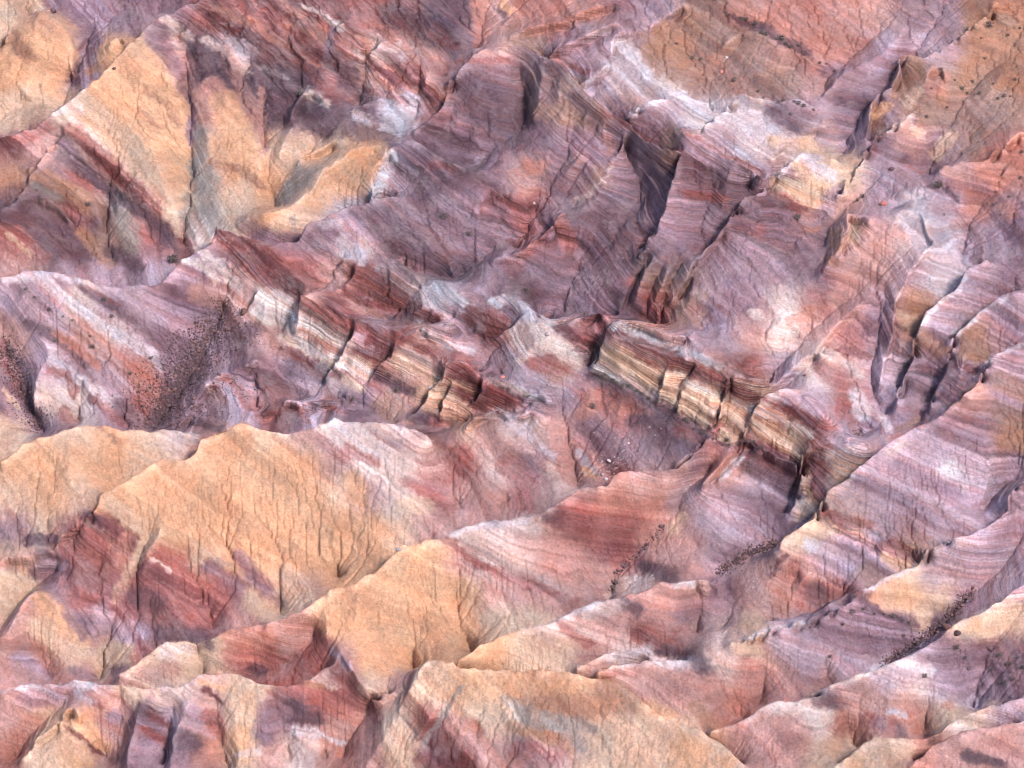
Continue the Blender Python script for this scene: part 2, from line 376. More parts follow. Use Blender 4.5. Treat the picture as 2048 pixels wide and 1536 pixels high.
# second order: small spurs (+) and clefts (-) laid on the flanks
for d_, s_ in [
    (1.0, 'A:1190,260 1190,480'), (1.0, 'A:1280,330 1300,500'), (-.8, 'A:1420,360 1420,560'), (1.0, 'A:1480,410 1490,590'), (-.8, 'A:1535,450 1530,700'), (1.1, 'A:1600,480 1600,650'), (1.1, 'A:1790,570 1830,700'), (.9, 'A:1740,680 1780,780'),
    (.9, 'A:130,130 100,300 60,500'), (.8, 'A:330,80 330,300 250,500'), (-.8, 'A:230,430 200,640'), (.8, 'A:960,340 1000,700'), (-.7, 'A:900,560 1000,900 1050,1050'), (-.7, 'A:560,640 700,850 900,1100'), (.7, 'A:640,560 800,800 1000,1080'),
    (-.9, 'A:640,1150 620,1350'), (.9, 'A:560,1170 600,1400'), (.9, 'A:760,1180 860,1350'), (-.8, 'A:1560,0 1560,160'), (-.8, 'A:1690,60 1680,250'), (.8, 'A:1400,60 1640,330'), (.8, 'A:1200,60 1400,250'), (-.8, 'A:1300,150 1500,330 1660,480'),
    (-.7, 'B:290,430 280,560'), (.9, 'B:560,100 480,300'), (-.8, 'B:600,330 640,430'), (-.8, 'B:670,560 620,740 600,800'), (-.8, 'B:860,600 870,860'), (-.8, 'B:960,560 950,700'), (-.8, 'B:760,740 740,920'), (.6, 'B:700,620 660,800'), (.6, 'B:910,620 910,820'),
    (-.8, 'B:1240,420 1230,620'), (.9, 'B:1290,460 1260,660'), (-.8, 'B:1350,560 1300,700'), (1.0, 'B:1450,640 1420,780'), (-.8, 'B:1520,680 1480,800'), (1.0, 'B:1560,720 1530,900'), (.8, 'B:1350,760 1260,900 1180,1000'), (-.9, 'B:1480,880 1350,1080 1250,1200'), (.8, 'B:1420,900 1300,1050'),
    (-.7, 'B:1780,1050 1720,1300'), (-.7, 'B:1700,1200 1600,1400'), (1.0, 'B:1240,1360 1190,1500'), (1.0, 'B:1350,1280 1330,1400'), (-.6, 'B:1840,900 1800,1060'),
    (-.7, 'C:120,900 90,1100'), (.8, 'C:200,950 160,1150'), (-.7, 'C:260,1000 250,1100 200,1350'), (.7, 'C:330,1010 300,1150'), (-.8, 'C:700,330 620,450'), (.8, 'C:640,330 600,440'), (-.8, 'C:300,200 220,330'), (.8, 'C:1060,200 1130,250'), (.8, 'C:1250,180 1200,250'), (-.8, 'C:1420,200 1300,380'),
    (.9, 'C:1560,400 1560,640'), (.8, 'C:1800,370 1780,440'), (-.9, 'C:1880,330 1650,650'), (.9, 'C:1960,380 1760,640'), (-.9, 'C:1980,870 1880,1130'), (.8, 'C:1900,1080 1960,960'), (.8, 'C:700,930 760,1060'), (.9, 'C:420,560 450,700'), (-.8, 'C:520,600 540,760'), (1.0, 'C:580,790 590,850'),
    (-.7, 'C:420,1330 400,1480'), (.7, 'C:520,1180 470,1400'), (-.7, 'C:620,1200 600,1450'), (.8, 'C:1250,1000 1200,1100'), (-.7, 'C:1100,900 1150,1000'), (.8, 'C:750,150 820,250'), (-.8, 'C:560,60 480,200'),
    (.9, 'D:1180,60 1250,250'), (-.7, 'D:1330,150 1350,280'), (-.6, 'D:580,360 640,560'), (-.6, 'D:800,450 830,580'), (.7, 'D:430,150 560,330'), (.7, 'D:1560,300 1540,440'), (-.8, 'D:1600,320 1620,470'), (.9, 'D:1400,850 1480,970'), (-.7, 'D:1300,800 1330,960'), (.8, 'D:1640,560 1680,700'),
    
     (-.8, 'E:1310,520 1340,640'), (-.8, 'E:1370,540 1440,690'), (-.9, 'E:1530,800 1560,1000'), (.9, 'E:1480,800 1430,1000'), (.8, 'E:1650,850 1640,1000'), (-.8, 'E:1700,900 1690,1100'),
    
     (-.8, 'F:960,800 1060,1050'), (-.7, 'F:1120,330 1110,460'),  (.7, 'F:1000,1140 1080,1180'), (-.7, 'F:650,940 700,1020'),
    (-.7, 'F:1380,440 1350,560'), (.8, 'F:1330,420 1300,640'), (-.8, 'F:1560,480 1520,640'), (-.8, 'F:1760,560 1700,700'), (.8, 'F:1700,600 1660,740'), (-.7, 'F:1900,780 1880,960'),
    (-.9, 'I:1180,200 1190,320'), (.9, 'I:1240,190 1220,300'), (-.9, 'I:1370,230 1370,340'), (.9, 'I:1420,240 1410,340'), (-.8, 'I:740,330 660,520'), (.8, 'I:800,330 720,520'), (.7, 'I:600,330 540,480'), (-.7, 'I:1110,600 1160,900'), (-.7, 'I:1620,780 1700,1080'), (.7, 'I:1700,800 1750,1000'), (-.7, 'I:1080,1080 1100,1350'), (.8, 'I:1250,1050 1260,1280'), (-.8, 'I:1290,1240 1310,1330'),
    (.9, 'H:80,500 120,700'), (.9, 'H:560,300 580,600'), (.8, 'H:830,450 900,650'), (-.9, 'H:930,460 1030,690'), (-.9, 'H:1050,330 1180,680'), (-.8, 'H:240,640 200,750'), (.8, 'H:1250,300 1350,480'), (-.7, 'H:1700,650 1640,780'), (.7, 'H:1780,560 1740,720'), (-.8, 'H:700,1050 480,1380'), (.8, 'H:560,1180 400,1480'), (-.7, 'H:860,1100 740,1440'), (.8, 'H:1120,1150 1100,1400'), (-.7, 'H:1500,1120 1560,1300'), (.8, 'H:1550,1060 1620,1200'),
    (-.9, 'G:1120,0 1320,220 1420,420'), (.9, 'G:1200,100 1330,400'), (.8, 'G:1540,150 1620,420'), (.9, 'G:420,420 500,600'), (-.8, 'G:600,260 560,440'), (.8, 'G:700,250 690,420'), (.8, 'G:980,500 1060,700'), (-.8, 'G:860,520 900,720'), (.8, 'G:300,560 400,740'), (.8, 'G:200,1100 180,1250'), (-.7, 'G:280,1100 240,1300'), (-.7, 'G:1460,800 1500,900'), (.8, 'G:1780,1080 1790,1300'), (-.8, 'G:1850,1080 1860,1330'),
    (-.7, 'D:220,1120 210,1500'), (.8, 'D:400,1080 420,1450'), (-.8, 'D:320,1200 310,1480'), (.8, 'D:760,1100 900,1200'), (-.7, 'E:70,1240 150,1480'), (.8, 'E:400,1100 560,1400'), (-.7, 'E:240,1150 300,1400'), (.8, 'E:900,960 950,1250'), (.8, 'E:1200,1000 1330,1330'), (-.8, 'E:1080,1000 1150,1280')]:
    spur(s_, d_)

# broad flutes and noses of the tall walls
for d_, s_ in [
    (2.2, 'R:375,240 350,330 300,430 200,560'), (-2.2, 'R:420,290 445,420 400,520'), (1.4, 'R:562,262 540,350 505,480 425,600'), (-1.6, 'R:650,310 640,420 580,560'), (1.6, 'R:722,350 690,440 620,560'),
    (1.4, 'R:860,360 800,440 720,520 640,640'), (-1.8, 'R:905,530 870,640'), (2.0, 'R:1052,512 1020,620 960,700'), (-1.5, 'R:1000,590 930,700'), (1.8, 'R:465,620 400,780'), (-1.8, 'R:435,640 370,790'), (1.6, 'R:525,650 455,790'),
    (-1.5, 'R:497,640 425,800'), (1.6, 'R:600,690 540,830'), (-1.4, 'R:570,680 500,820'), (2.0, 'R:130,40 120,150 90,250'), (-1.8, 'R:70,60 80,180 40,260'), (1.6, 'R:215,110 190,200 140,280'), (-1.2, 'R:250,180 200,320 100,480'),
    (1.4, 'R:60,390 20,520'), (1.6, 'R:190,490 130,640'), (-1.4, 'R:235,530 200,650'), (-1.4, 'F:960,560 1080,800'), (1.4, 'F:1130,560 1150,430'), (-1.6, 'F:1370,700 1340,860'), (-1.6, 'F:1560,650 1500,800'), (1.4, 'F:1750,560 1690,700 1640,800'), (-1.4, 'F:1800,640 1730,760')]:
    spur(s_, d_, 2)

# ---------------------------------------------------------------- fields on the grid
def vnoise(nx, ny, cx, cy, seed):
    """smooth value noise, lattice of about cx by cy cells stretched over the grid (ny rows, nx columns)"""
    g = np.random.default_rng(seed)
    lat = g.uniform(-1, 1, (int(cy) + 4, int(cx) + 4)).astype(np.float32)
    def axis(n, c):
        t = np.linspace(0, c, n, dtype=np.float32)
        i = np.floor(t).astype(int)
        f = t - i
        return i, f * f * f * (f * (f * 6 - 15) + 10)
    iy, fy = axis(ny, cy)
    ix, fx = axis(nx, cx)
    rows = lat[iy] * (1 - fy)[:, None] + lat[iy + 1] * fy[:, None]
    return rows[:, ix] * (1 - fx) + rows[:, ix + 1] * fx

def fbm(nx, ny, cx, cy, seed, octs=4, gain=0.5):
    out, a = np.zeros((ny, nx), np.float32), 1.0
    for o in range(octs):
        out += a * vnoise(nx, ny, min(cx * 2 ** o, nx), min(cy * 2 ** o, ny), seed + o)
        a *= gain
    return out

def raster(lines, nx, nb):
    """average value of line samples per cell"""
    S = np.zeros(nx * nb)
    C = np.zeros(nx * nb)
    for s, t, v in lines:
        ix = np.clip((s * (nx - 1) + 0.5).astype(int), -1, nx)
        ib = np.clip((t * (nb - 1) + 0.5).astype(int), -1, nb)
        ok = (ix >= 0) & (ix < nx) & (ib >= 0) & (ib < nb)
        q = ib[ok] * nx + ix[ok]
        np.add.at(S, q, v[ok])
        np.add.at(C, q, 1.0)
    m = C > 0
    S[m] /= C[m]
    return S.reshape(nb, nx).astype(np.float32), m.reshape(nb, nx)

def resize(a, nx, nb):
    y = np.linspace(0, a.shape[0] - 1, nb)
    x = np.linspace(0, a.shape[1] - 1, nx)
    y0 = np.minimum(y.astype(int), a.shape[0] - 2)
    x0 = np.minimum(x.astype(int), a.shape[1] - 2)
    fy = (y - y0)[:, None].astype(np.float32)
    fx = (x - x0)[None].astype(np.float32)
    r = a[y0] * (1 - fy) + a[y0 + 1] * fy
    return r[:, x0] * (1 - fx) + r[:, x0 + 1] * fx

def membrane(lines, levels, screen=0.0, iters=(400, 60)):
    """harmonic surface stretched over the lines, coarse to fine"""
    U = None
    for li, f in enumerate(levels):
        nx, nb = NX // f, NB // f
        V, M = raster(lines, nx, nb)
        U = np.zeros((nb, nx), np.float32) if U is None else resize(U, nx, nb)
        U[M] = V[M]
        sc = screen * f * f
        for _ in range(iters[0] if li == 0 else int(iters[1] * (1 if f > 1 else 0.5))):
            Pd = np.pad(U, 1, mode='edge')
            N = Pd[:-2, 1:-1] + Pd[2:, 1:-1] + Pd[1:-1, :-2] + Pd[1:-1, 2:]
            U = N / (4.0 + sc)
            U[M] = V[M]
    return U

def blur(U, n):
    for _ in range(n):
        Pd = np.pad(U, 1, mode='edge')
        U = (Pd[:-2, 1:-1] + Pd[2:, 1:-1] + Pd[1:-1, :-2] + Pd[1:-1, 2:] + 4 * U) / 8
    return U

def wig(n, scale, amp, g):
    k = max(4, int(n / scale) + 2)
    return np.interp(np.linspace(0, k - 1, n), np.arange(k), g.normal(0, amp, k)).astype(np.float32)

lines, ridge_lines = [], []
g = np.random.default_rng(3)
for P, k, sil, off in RIDGES:
    Q, f = dense(P, 1.0)
    kk = k[0] + (k[1] - k[0]) * f
    Q = Q + np.stack([wig(len(Q), 14, 1.6, g), wig(len(Q), 14, 1.6, g)], 1)
    s, t = to_slope(Q[:, 0], Q[:, 1], kk)
    lines.append((s, t, kk + wig(len(Q), 10, 0.15, g)))
    ridge_lines.append((s, t, kk))
for P, k, sil, off in RIDGES:
    if sil:
        Q, f = dense(P, 1.0)
        kk = k[0] + (k[1] - k[0]) * f - min(sil, 6.5) * 0.85
        e = np.minimum(1, np.minimum(f, 1 - f) * len(Q) / 30.0)      # the hidden drop dies out at both ends
        keep = e > 0.6
        s, t = to_slope(Q[:, 0], Q[:, 1] + off, kk)
        lines.append((s[keep], t[keep], kk[keep]))
for P, k in GULLIES:
    Q, f = dense(P, 1.0)
    kk = k[0] + (k[1] - k[0]) * f
    Q = Q + np.stack([wig(len(Q), 12, 2.5, g), wig(len(Q), 12, 2.5, g)], 1)
    s, t = to_slope(Q[:, 0], Q[:, 1], kk)
    lines.append((s, t, kk))
K = membrane(lines, (16, 8, 4, 2, 1), screen=2e-6)
K = blur(K, 2)
slines = {1: [], 2: []}
for P, d, w in SPURS:
    Q, f = dense(P, 1.0)
    Q = Q + np.stack([wig(len(Q), 12, 2.5, g), wig(len(Q), 12, 2.5, g)], 1)
    k_here = np.zeros(len(Q))
    for _ in range(3):                                    # settle on the surface
        s_, t_ = to_slope(Q[:, 0], Q[:, 1], k_here)
        k_here = K[np.clip((t_ * (NB - 1)).astype(int), 0, NB - 1), np.clip((s_ * (NX - 1)).astype(int), 0, NX - 1)]
    slines[w].append((s_, t_, 0.68 * d * np.clip(np.minimum(f * 3.5, (1 - f) * 2.5), 0, 1)))
K += membrane(slines[1], (4, 2, 1), screen=1 / 13.0 ** 2, iters=(80, 80)) + membrane(slines[2], (8, 4, 2, 1), screen=1 / 26.0 ** 2, iters=(120, 80))

T = np.linspace(0, 1, NB)
SX = np.linspace(-1, 1, NX)
Bv = B0 + (B1 - B0) * T
X0 = (SX[None] * half_w(Bv)[:, None]).astype(np.float32)
Y0 = np.repeat((Bv * E_UP[1])[:, None], NX, 1).astype(np.float32)
Z0 = np.repeat((Bv * E_UP[2])[:, None], NX, 1).astype(np.float32)

def xyz(K): return X0, Y0 + np.float32(W_OUT[1]) * K, Z0 + np.float32(W_OUT[2]) * K

def picture(x, y, z):
    """where a point falls in the photograph (2048 by 1536 pixels)"""
    rx, ry, rz = x - CAM[0], y - CAM[1], z - CAM[2]
    d = ry * FWD[1] + rz * FWD[2]
    v = ry * UPV[1] + rz * UPV[2]
    q = VIEW_D / PIC_W * 2048.0
    return 1024.0 + rx / d * q, 768.0 - v / d * q

# ---- which zones are bare layered cliff (1) and which are soft slopes (0)
PW, PH = 1024, 768
yy, xx = np.mgrid[0:PH, 0:PW].astype(np.float32)
def seg_dist(P, x, y):
    D = np.full(x.shape, 1e9, np.float32)
    if len(P) == 1: return np.hypot(x - P[0, 0], y - P[0, 1])
    for a, b in zip(P[:-1], P[1:]):
        d = b - a
        t = np.clip(((x - a[0]) * d[0] + (y - a[1]) * d[1]) / max(d @ d, 1e-6), 0, 1)
        D = np.minimum(D, np.hypot(x - a[0] - t * d[0], y - a[1] - t * d[1]))
    return D
def paint(img, s, w, value, soft=0.35, alpha=1.0):
    """one traced band laid into a map of the slope (half photo scale)"""
    P = pts(s) * 0.5
    w = w * 0.341797 * 0.5 * 0.5
    e = max(1.5, w * soft)
    m = w + e + 2
    x0, x1 = int(max(0, P[:, 0].min() - m)), int(min(PW, P[:, 0].max() + m + 1))
    y0, y1 = int(max(0, P[:, 1].min() - m)), int(min(PH, P[:, 1].max() + m + 1))
    if x1 <= x0 or y1 <= y0: return
    d = seg_dist(P, xx[y0:y1, x0:x1], yy[y0:y1, x0:x1])
    a = np.clip((w + e - d) / (2 * e), 0, 1) * alpha
    if img.ndim == 3: a = a[..., None]
    img[y0:y1, x0:x1] = img[y0:y1, x0:x1] * (1 - a) + value * a
def sample(img, px, py):
    x = np.clip(px * 0.5 - 0.5, 0, PW - 1.01)
    y = np.clip(py * 0.5 - 0.5, 0, PH - 1.01)
    ix, iy = x.astype(int), y.astype(int)
    fx, fy = x - ix, y - iy
    if img.ndim == 3: fx, fy = fx[..., None], fy[..., None]
    return (img[iy, ix] * (1 - fx) + img[iy, ix + 1] * fx) * (1 - fy) + (img[iy + 1, ix] * (1 - fx) + img[iy + 1, ix + 1] * fx) * fy

CLIFF = np.full((PH, PW), 0.12, np.float32)
for s_, w_, v_ in [
    ('E:100,200 500,350 900,400 1100,300', 900, .45), ('B:400,1000 900,1250 1300,1300 1700,1000', 900, .35), ('A:1300,150 1800,300; B:300,400', 700, .45), ('C:100,1000 500,1250', 700, .4), ('D:1250,880 1500,900', 500, .35), ('F:1400,500 1900,800 1900,1200', 700, .3), ('D:300,400 700,650', 500, .25),
    ('E:1600,560 1800,650 1980,760; F:60,780 200,850 380,930', 420, 1.0), ('F:500,960 650,1030 820,1120 1000,1180', 300, 1.0),
    ('F:780,1250 800,1400', 170, 1.0), ('I:950,120 1150,210 1400,290', 150, 1.0),
    ('E:50,280 250,330 400,400 700,540', 330, 0.9), ('E:60,640 200,640 330,600', 200, 0.9), ('E:700,740 900,840 1150,880', 200, 1.0), ('E:650,850 740,930', 200, 1.0),
    ('E:850,420 950,380 1080,330', 200, 0.8), ('D:1350,60 1500,130 1720,240', 120, 1.0), ('D:1800,380 1950,470', 260, 1.0), ('D:1700,400', 160, .6),
    ('A:1300,90 1600,200 1850,310', 300, 0.8), ('A:1700,60 1900,170', 180, .8), ('B:50,300 110,350', 200, .9), ('B:200,420 400,500', 220, 0.9), ('B:520,480 600,560', 160, .9), ('B:350,150 600,180', 260, .7),
    ('B:1250,450 1400,700 1600,800 1850,950 1800,1200 1650,1350', 400, 0.55), ('C:50,900 250,1050 300,1000', 360, 0.6), ('C:350,1300 450,1350 550,1400', 300, 0.65), ('C:650,1080 830,1160', 150, .8),
    ('B:400,950 560,1000', 180, .9), ('B:950,1230 1000,1320', 180, .8), ('E:1700,250 1850,300', 260, .6), ('F:150,200 250,300', 300, .5),
    ('F:1320,600 1350,500', 160, .6), ('F:1500,620 1480,760', 180, .6), ('F:1700,650 1650,800', 160, .6), ('F:1750,1000 1900,1200', 300, .35), ('A:500,950 800,1150', 160, .6), ('A:250,1050 400,1120', 90, .6),
    ('D:1300,850 1450,850', 220, .6), ('D:1750,950 1900,960', 160, .6), ('E:1080,1150 1200,1250', 200, .6), ('C:1080,1350 1050,1400', 140, .8), ('C:1950,70', 180, .9),
    ('G:450,170 650,230', 160, .4), ('G:900,400', 120, .5), ('G:450,1280 540,1380', 100, .6), ('G:850,1250 900,1230', 140, .6), ('H:1000,1180 1250,1330', 160, .5), ('H:1000,70 1100,100', 60, .2)]:
    paint(CLIFF, s_, w_, v_, 0.3)

# ---- bedding: every layer is a tilted plane; STRATUM gives a point's height in the pile of layers
def stratum(x, y, z):
    return z + 0.40 * x - 0.00045 * x * x - 0.12 * y

layer_rng = np.random.default_rng(11)
def layer_table(tmin, tmax, lo=-160.0, hi=160.0, step=0.03, sharp=2):
    """1-D random pile of layers"""
    n = int((hi - lo) / step)
    out = np.zeros(n, np.float32)
    i = 0
    while i < n:
        th = int(math.exp(layer_rng.uniform(math.log(tmin), math.log(tmax))) / step)
        out[i:i + th] = layer_rng.uniform(-1, 1)
        i += max(th, 1)
    for _ in range(sharp): out = (np.roll(out, 1) + out + np.roll(out, -1)) / 3
    return lambda s: out[np.clip(((s - lo) / step).astype(int), 0, n - 1)]
def saw_table(tmin, tmax, lo=-160.0, hi=160.0, step=0.03):
    n = int((hi - lo) / step)
    out = np.zeros(n, np.float32)
    i = 0
    while i < n:
        th = max(2, int(math.exp(layer_rng.uniform(math.log(tmin), math.log(tmax))) / step))
        m = min(th, n - i)
        out[i:i + m] = layer_rng.uniform(.35, 1.0) * (np.arange(m) / th) ** 1.4
        i += th
    for _ in range(3): out = (np.roll(out, 1) + out + np.roll(out, -1)) / 3
    return lambda s: out[np.clip(((s - lo) / step).astype(int), 0, n - 1)]
cuesta = saw_table(1.3, 4.5)
hard_thick, hard_thin, tone_thick, tone_thin = layer_table(.5, 2.2, sharp=5), layer_table(.18, .6, sharp=3), layer_table(.5, 2.5), layer_table(.12, .5)

# ---- weathering: rolling bumps, then rills cut by running water
K += 0.36 * fbm(NX, NB, 22, 26, 21, 3) + 0.05 * fbm(NX, NB, 90, 90, 31, 3, 0.6)

def flow(z, dx, db, rounds):
    """steepest-descent receivers and the catchment of every cell"""
    ny, nx = z.shape
    Pd = np.pad(z, 1, mode='edge')
    best = np.zeros_like(z)
    rec = np.arange(nx * ny).reshape(ny, nx)
    ids = rec.copy()
    for oy in (-1, 0, 1):
        for ox in (-1, 0, 1):
            if ox == 0 and oy == 0: continue
            dist = math.hypot(ox * dx, oy * db)
            s = (z - Pd[1 + oy:ny + 1 + oy, 1 + ox:nx + 1 + ox]) / dist
            m = s > best
            best[m] = s[m]
            rec[m] = (ids + oy * nx + ox)[m]
    rec[0, :], rec[-1, :], rec[:, 0], rec[:, -1] = ids[0, :], ids[-1, :], ids[:, 0], ids[:, -1]
    r = rec.ravel()
    own = np.arange(nx * ny)
    move = r != own
    A = np.ones(nx * ny)
    src = r[move]
    for _ in range(rounds):
        A = 1.0 + np.bincount(src, weights=A[move], minlength=nx * ny)
    return best, np.minimum(A, 1e6).reshape(ny, nx)

DX, DB = 2 * 99.0 / NX, (B1 - B0) / NB
def erode(K, f, times, amount, rounds, cap, diff, a0, steer, seed):
    nx, nb = NX // f, NB // f
    k = resize(K, nx, nb)
    z0 = resize(Z0, nx, nb)
    k0 = k.copy()
    wander = steer * fbm(nx, nb, nx / 9, nb / 9, seed, 4, 0.75)        # small lumps that steer the water but are not built
    for i in range(times):
        z = z0 + W_OUT[2] * k
        slope, A = flow(z + wander, DX * f, DB * f, rounds)
        cut = amount * np.clip(np.sqrt(A * f * f / 4.0) - a0, 0, 40) * np.minimum(slope, 1.2)
        cut = np.minimum(cut, cap).astype(np.float32)
        k = k - (blur(cut, diff) if diff else cut)
    return K + resize(k - k0, NX, NB)

K = erode(K, 4, 4, 0.008, 120, 0.25, 1, 9, 0.30, 141)
K = erode(K, 2, 4, 0.006, 160, 0.09, 0, 4, 0.13, 151)
K = erode(K, 2, 3, 0.006, 140, 0.05, 0, 1.6, 0.10, 157)
x, y, z = xyz(K)
PX, PY = picture(x, y, z)
cliff = sample(CLIFF, PX, PY)

# ---- ledges: hard layers stand proud of soft ones on the bare cliffs
gz_b, gz_x = np.gradient(K)
steep = np.clip(np.hypot(gz_b / DB + 0.15, gz_x / DX) * 0.9, 0, 1)
S = stratum(x, y, z) + 0.09 * fbm(NX, NB, 40, 40, 51, 3)
broken = np.clip(0.7 + 0.8 * fbm(NX, NB, 60, 60, 61, 3), 0, 1.4)
K = K + ((0.05 + cliff) * steep * broken * (0.26 * hard_thick(S) + 0.20 * hard_thin(S))
         + np.minimum(cliff + .1, .8) * (0.3 + 0.7 * steep) * np.clip(0.4 + 1.3 * fbm(NX, NB, 24, 24, 63, 3), 0, 1.3) * 1.9 * (cuesta(S) - .35)).astype(np.float32)
K = erode(K, 1, 4, 0.010, 120, 0.045, 0, 1.6, 0.05, 161)
lump = fbm(NX, NB, NX // 14, NB // 14, 73, 3, 0.6)
K += (0.05 * (1 - np.abs(lump) * 1.6)).astype(np.float32)
K += (0.075 + 0.03 * cliff) * fbm(NX, NB, NX // 7, NB // 7, 71, 3, 0.75)
x, y, z = xyz(K)
PX, PY = picture(x, y, z)

# ------------------------------------------------------------------ minerals: the colour of each kind of ground
def lin(c): return np.array([((v / 255 + .055) / 1.055) ** 2.4 if v > 10 else v / 255 / 12.92 for v in c], np.float32)
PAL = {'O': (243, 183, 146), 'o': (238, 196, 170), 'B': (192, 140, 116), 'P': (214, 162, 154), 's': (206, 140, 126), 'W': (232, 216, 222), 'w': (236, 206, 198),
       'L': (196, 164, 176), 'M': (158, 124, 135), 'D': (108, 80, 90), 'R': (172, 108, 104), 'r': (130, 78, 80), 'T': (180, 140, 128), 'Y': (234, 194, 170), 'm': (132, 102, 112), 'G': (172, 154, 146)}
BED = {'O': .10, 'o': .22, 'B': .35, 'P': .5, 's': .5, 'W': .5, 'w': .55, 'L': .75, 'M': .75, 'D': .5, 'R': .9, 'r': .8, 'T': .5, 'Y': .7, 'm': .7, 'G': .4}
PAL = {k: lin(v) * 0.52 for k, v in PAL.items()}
GRID = """
o M M M M M R R R r R R R D D P s P s M L T T T s s s P M L B B
O O M O o w D W R R R w P P M P T M L L T T T T P s s M M L B B
O O M O O O P D D D R P R R M M T T L W W T T T T P M M T T B B
o o o O O O P O M M D M W R M M D T T M R W W w W L M M B T T T
R P w o O O o O o o o O L D D L M M M M M M L W w o L M P M T s
B M R P o O G O O G o O L D D M P M T L M M M M M o o L M M s s
D T R M P o G o O o W L M M M R R M M M M M M M M P P L W L s M
R D D T R R w R M M L L M M M M R M M M M M M M M M P P w W L M
P L L L L M M P R R P R w M D M R M M M T T M M M M P P L W L M
L L w L L M M P w P r P D W L M M M M D R T M M w R P L B L L L
P L P w L M M M P w P L R P L R w w R P P L L P w P R M T L B L
M L M L s M M M M L w R P P R L L T L Y o P P R L w P L M M M L
M w w L R M L L R L M M P Y R R L L R s D o Y Y P L R L M M P M
o M o O o w P O o P w w L r Y w w P M R D D R s o R L L L M M B
O O O O o O O O O O P w w P R w L P P R M M s P L D Y L L L L M
o O o O O O O O O O o P w R P P R w P s s P P L L D Y L L L L M
M o R r o O O O O O O O o P w w w D s R s P L L M o o L R L L M
o M R R R R o O O O O O O O P w w s D R P P L P P P L L o o L L
o M R M R R R M o Y O O O O O P P P P w P P M P P s R M o o M L
P o M L M R R P P s O O O O O o o w w P P P w o L M M M M D o o
P s P o R o o s R R P O O O O O o o P w w D w s o P L L L M D M
P L L P o w P o R R R o P o O O B B O O P P w s P P D o w L L M
P o O P M L P o M M P P Y R o o G G o o O o s P P w s P s o w L
s o O P M M s o P w s P o r R P R P o o o O o P P o o o s s s P"""
GRID = [row.split() for row in GRID.strip().split('\n')]
PAL = {k: np.append(v, BED[k]).astype(np.float32) for k, v in PAL.items()}      # 4th channel: how plainly the bedding shows
cells = np.array([[PAL[c] for c in row] for row in GRID], np.float32)
# RELIEF: how far out of the mean slope the ground stands where each point of the photo meets it, so that
# colours do not run across a skyline from a near ridge to the ground behind it
def relief_map():
    d = (y - CAM[1]) * FWD[1] + (z - CAM[2]) * FWD[2]
    qx, qy = (PX * 0.5).astype(int).ravel(), (PY * 0.5).astype(int).ravel()
    ok = (qx >= 0) & (qx < PW) & (qy >= 0) & (qy < PH)
    q = qy[ok] * PW + qx[ok]
    order = np.argsort(-d.ravel()[ok], kind='stable')
    M = np.full(PW * PH, np.nan, np.float32)
    M[q[order]] = K.ravel()[ok][order]
    M = M.reshape(PH, PW)
    for _ in range(6):
        Pd = np.pad(M, 1, mode='edge')
        nb = np.stack([Pd[:-2, 1:-1], Pd[2:, 1:-1], Pd[1:-1, :-2], Pd[1:-1, 2:]])
        fill = np.nanmean(np.where(np.isnan(nb).all(0), 0, nb), 0)
        M = np.where(np.isnan(M), np.where(np.isnan(nb).all(0), np.nan, fill), M)
    return np.nan_to_num(M)
RELIEF = relief_map()
MIN = np.zeros((PH, PW, 4), np.float32)
wsum = np.zeros((PH, PW, 1), np.float32)
ci, cj = (yy / 32.0).astype(int), (xx / 32.0).astype(int)
cell_k = RELIEF[16::32, 16::32]
for di in (-1, 0, 1):
    for dj in (-1, 0, 1):
        a, b = np.clip(ci + di, 0, 23), np.clip(cj + dj, 0, 31)
        r2 = ((yy - (ci + di) * 32 - 15.5) ** 2 + (xx - (cj + dj) * 32 - 15.5) ** 2) / 17.0 ** 2
        w = np.exp(-r2 - ((RELIEF - cell_k[a, b]) / 2.2) ** 2) + 1e-9 * np.exp(-r2)
        MIN += w[..., None] * cells[a, b]
        wsum += w[..., None]
MIN /= wsum
def paint_band(s, w, value, below=0.0):
    P = (pts(s) + np.array([0.0, below])) * 0.5           # BELOW: a cap lies just under its skyline
    w = w * TILE_SCALE.get(s.split(':')[0].strip(), 0.341797) * 0.25 * (0.75 if value[0] > .35 else 1.0)
    e = max(1.2, w * 0.35)
    m = w + e + 2
    x0, x1 = int(max(0, P[:, 0].min() - m)), int(min(PW, P[:, 0].max() + m + 1))
    y0, y1 = int(max(0, P[:, 1].min() - m)), int(min(PH, P[:, 1].max() + m + 1))
    if x1 <= x0 or y1 <= y0: return
    gx, gy = xx[y0:y1, x0:x1], yy[y0:y1, x0:x1]
    Q, _ = dense(P, 4.0)
    best = np.full(gx.shape, 1e9, np.float32)
    kq = np.zeros(gx.shape, np.float32)
    for qx, qy in Q:
        d = np.hypot(gx - qx, gy - qy)
        n = d < best
        best[n] = d[n]
        kq[n] = RELIEF[int(np.clip(qy, 0, PH - 1)), int(np.clip(qx, 0, PW - 1))]
    a = np.clip((w + e - seg_dist(P, gx, gy)) / (2 * e), 0, 1) * 0.75 * np.exp(-((RELIEF[y0:y1, x0:x1] - kq) / 2.6) ** 2)
    MIN[y0:y1, x0:x1] = MIN[y0:y1, x0:x1] * (1 - a[..., None]) + value * a[..., None]
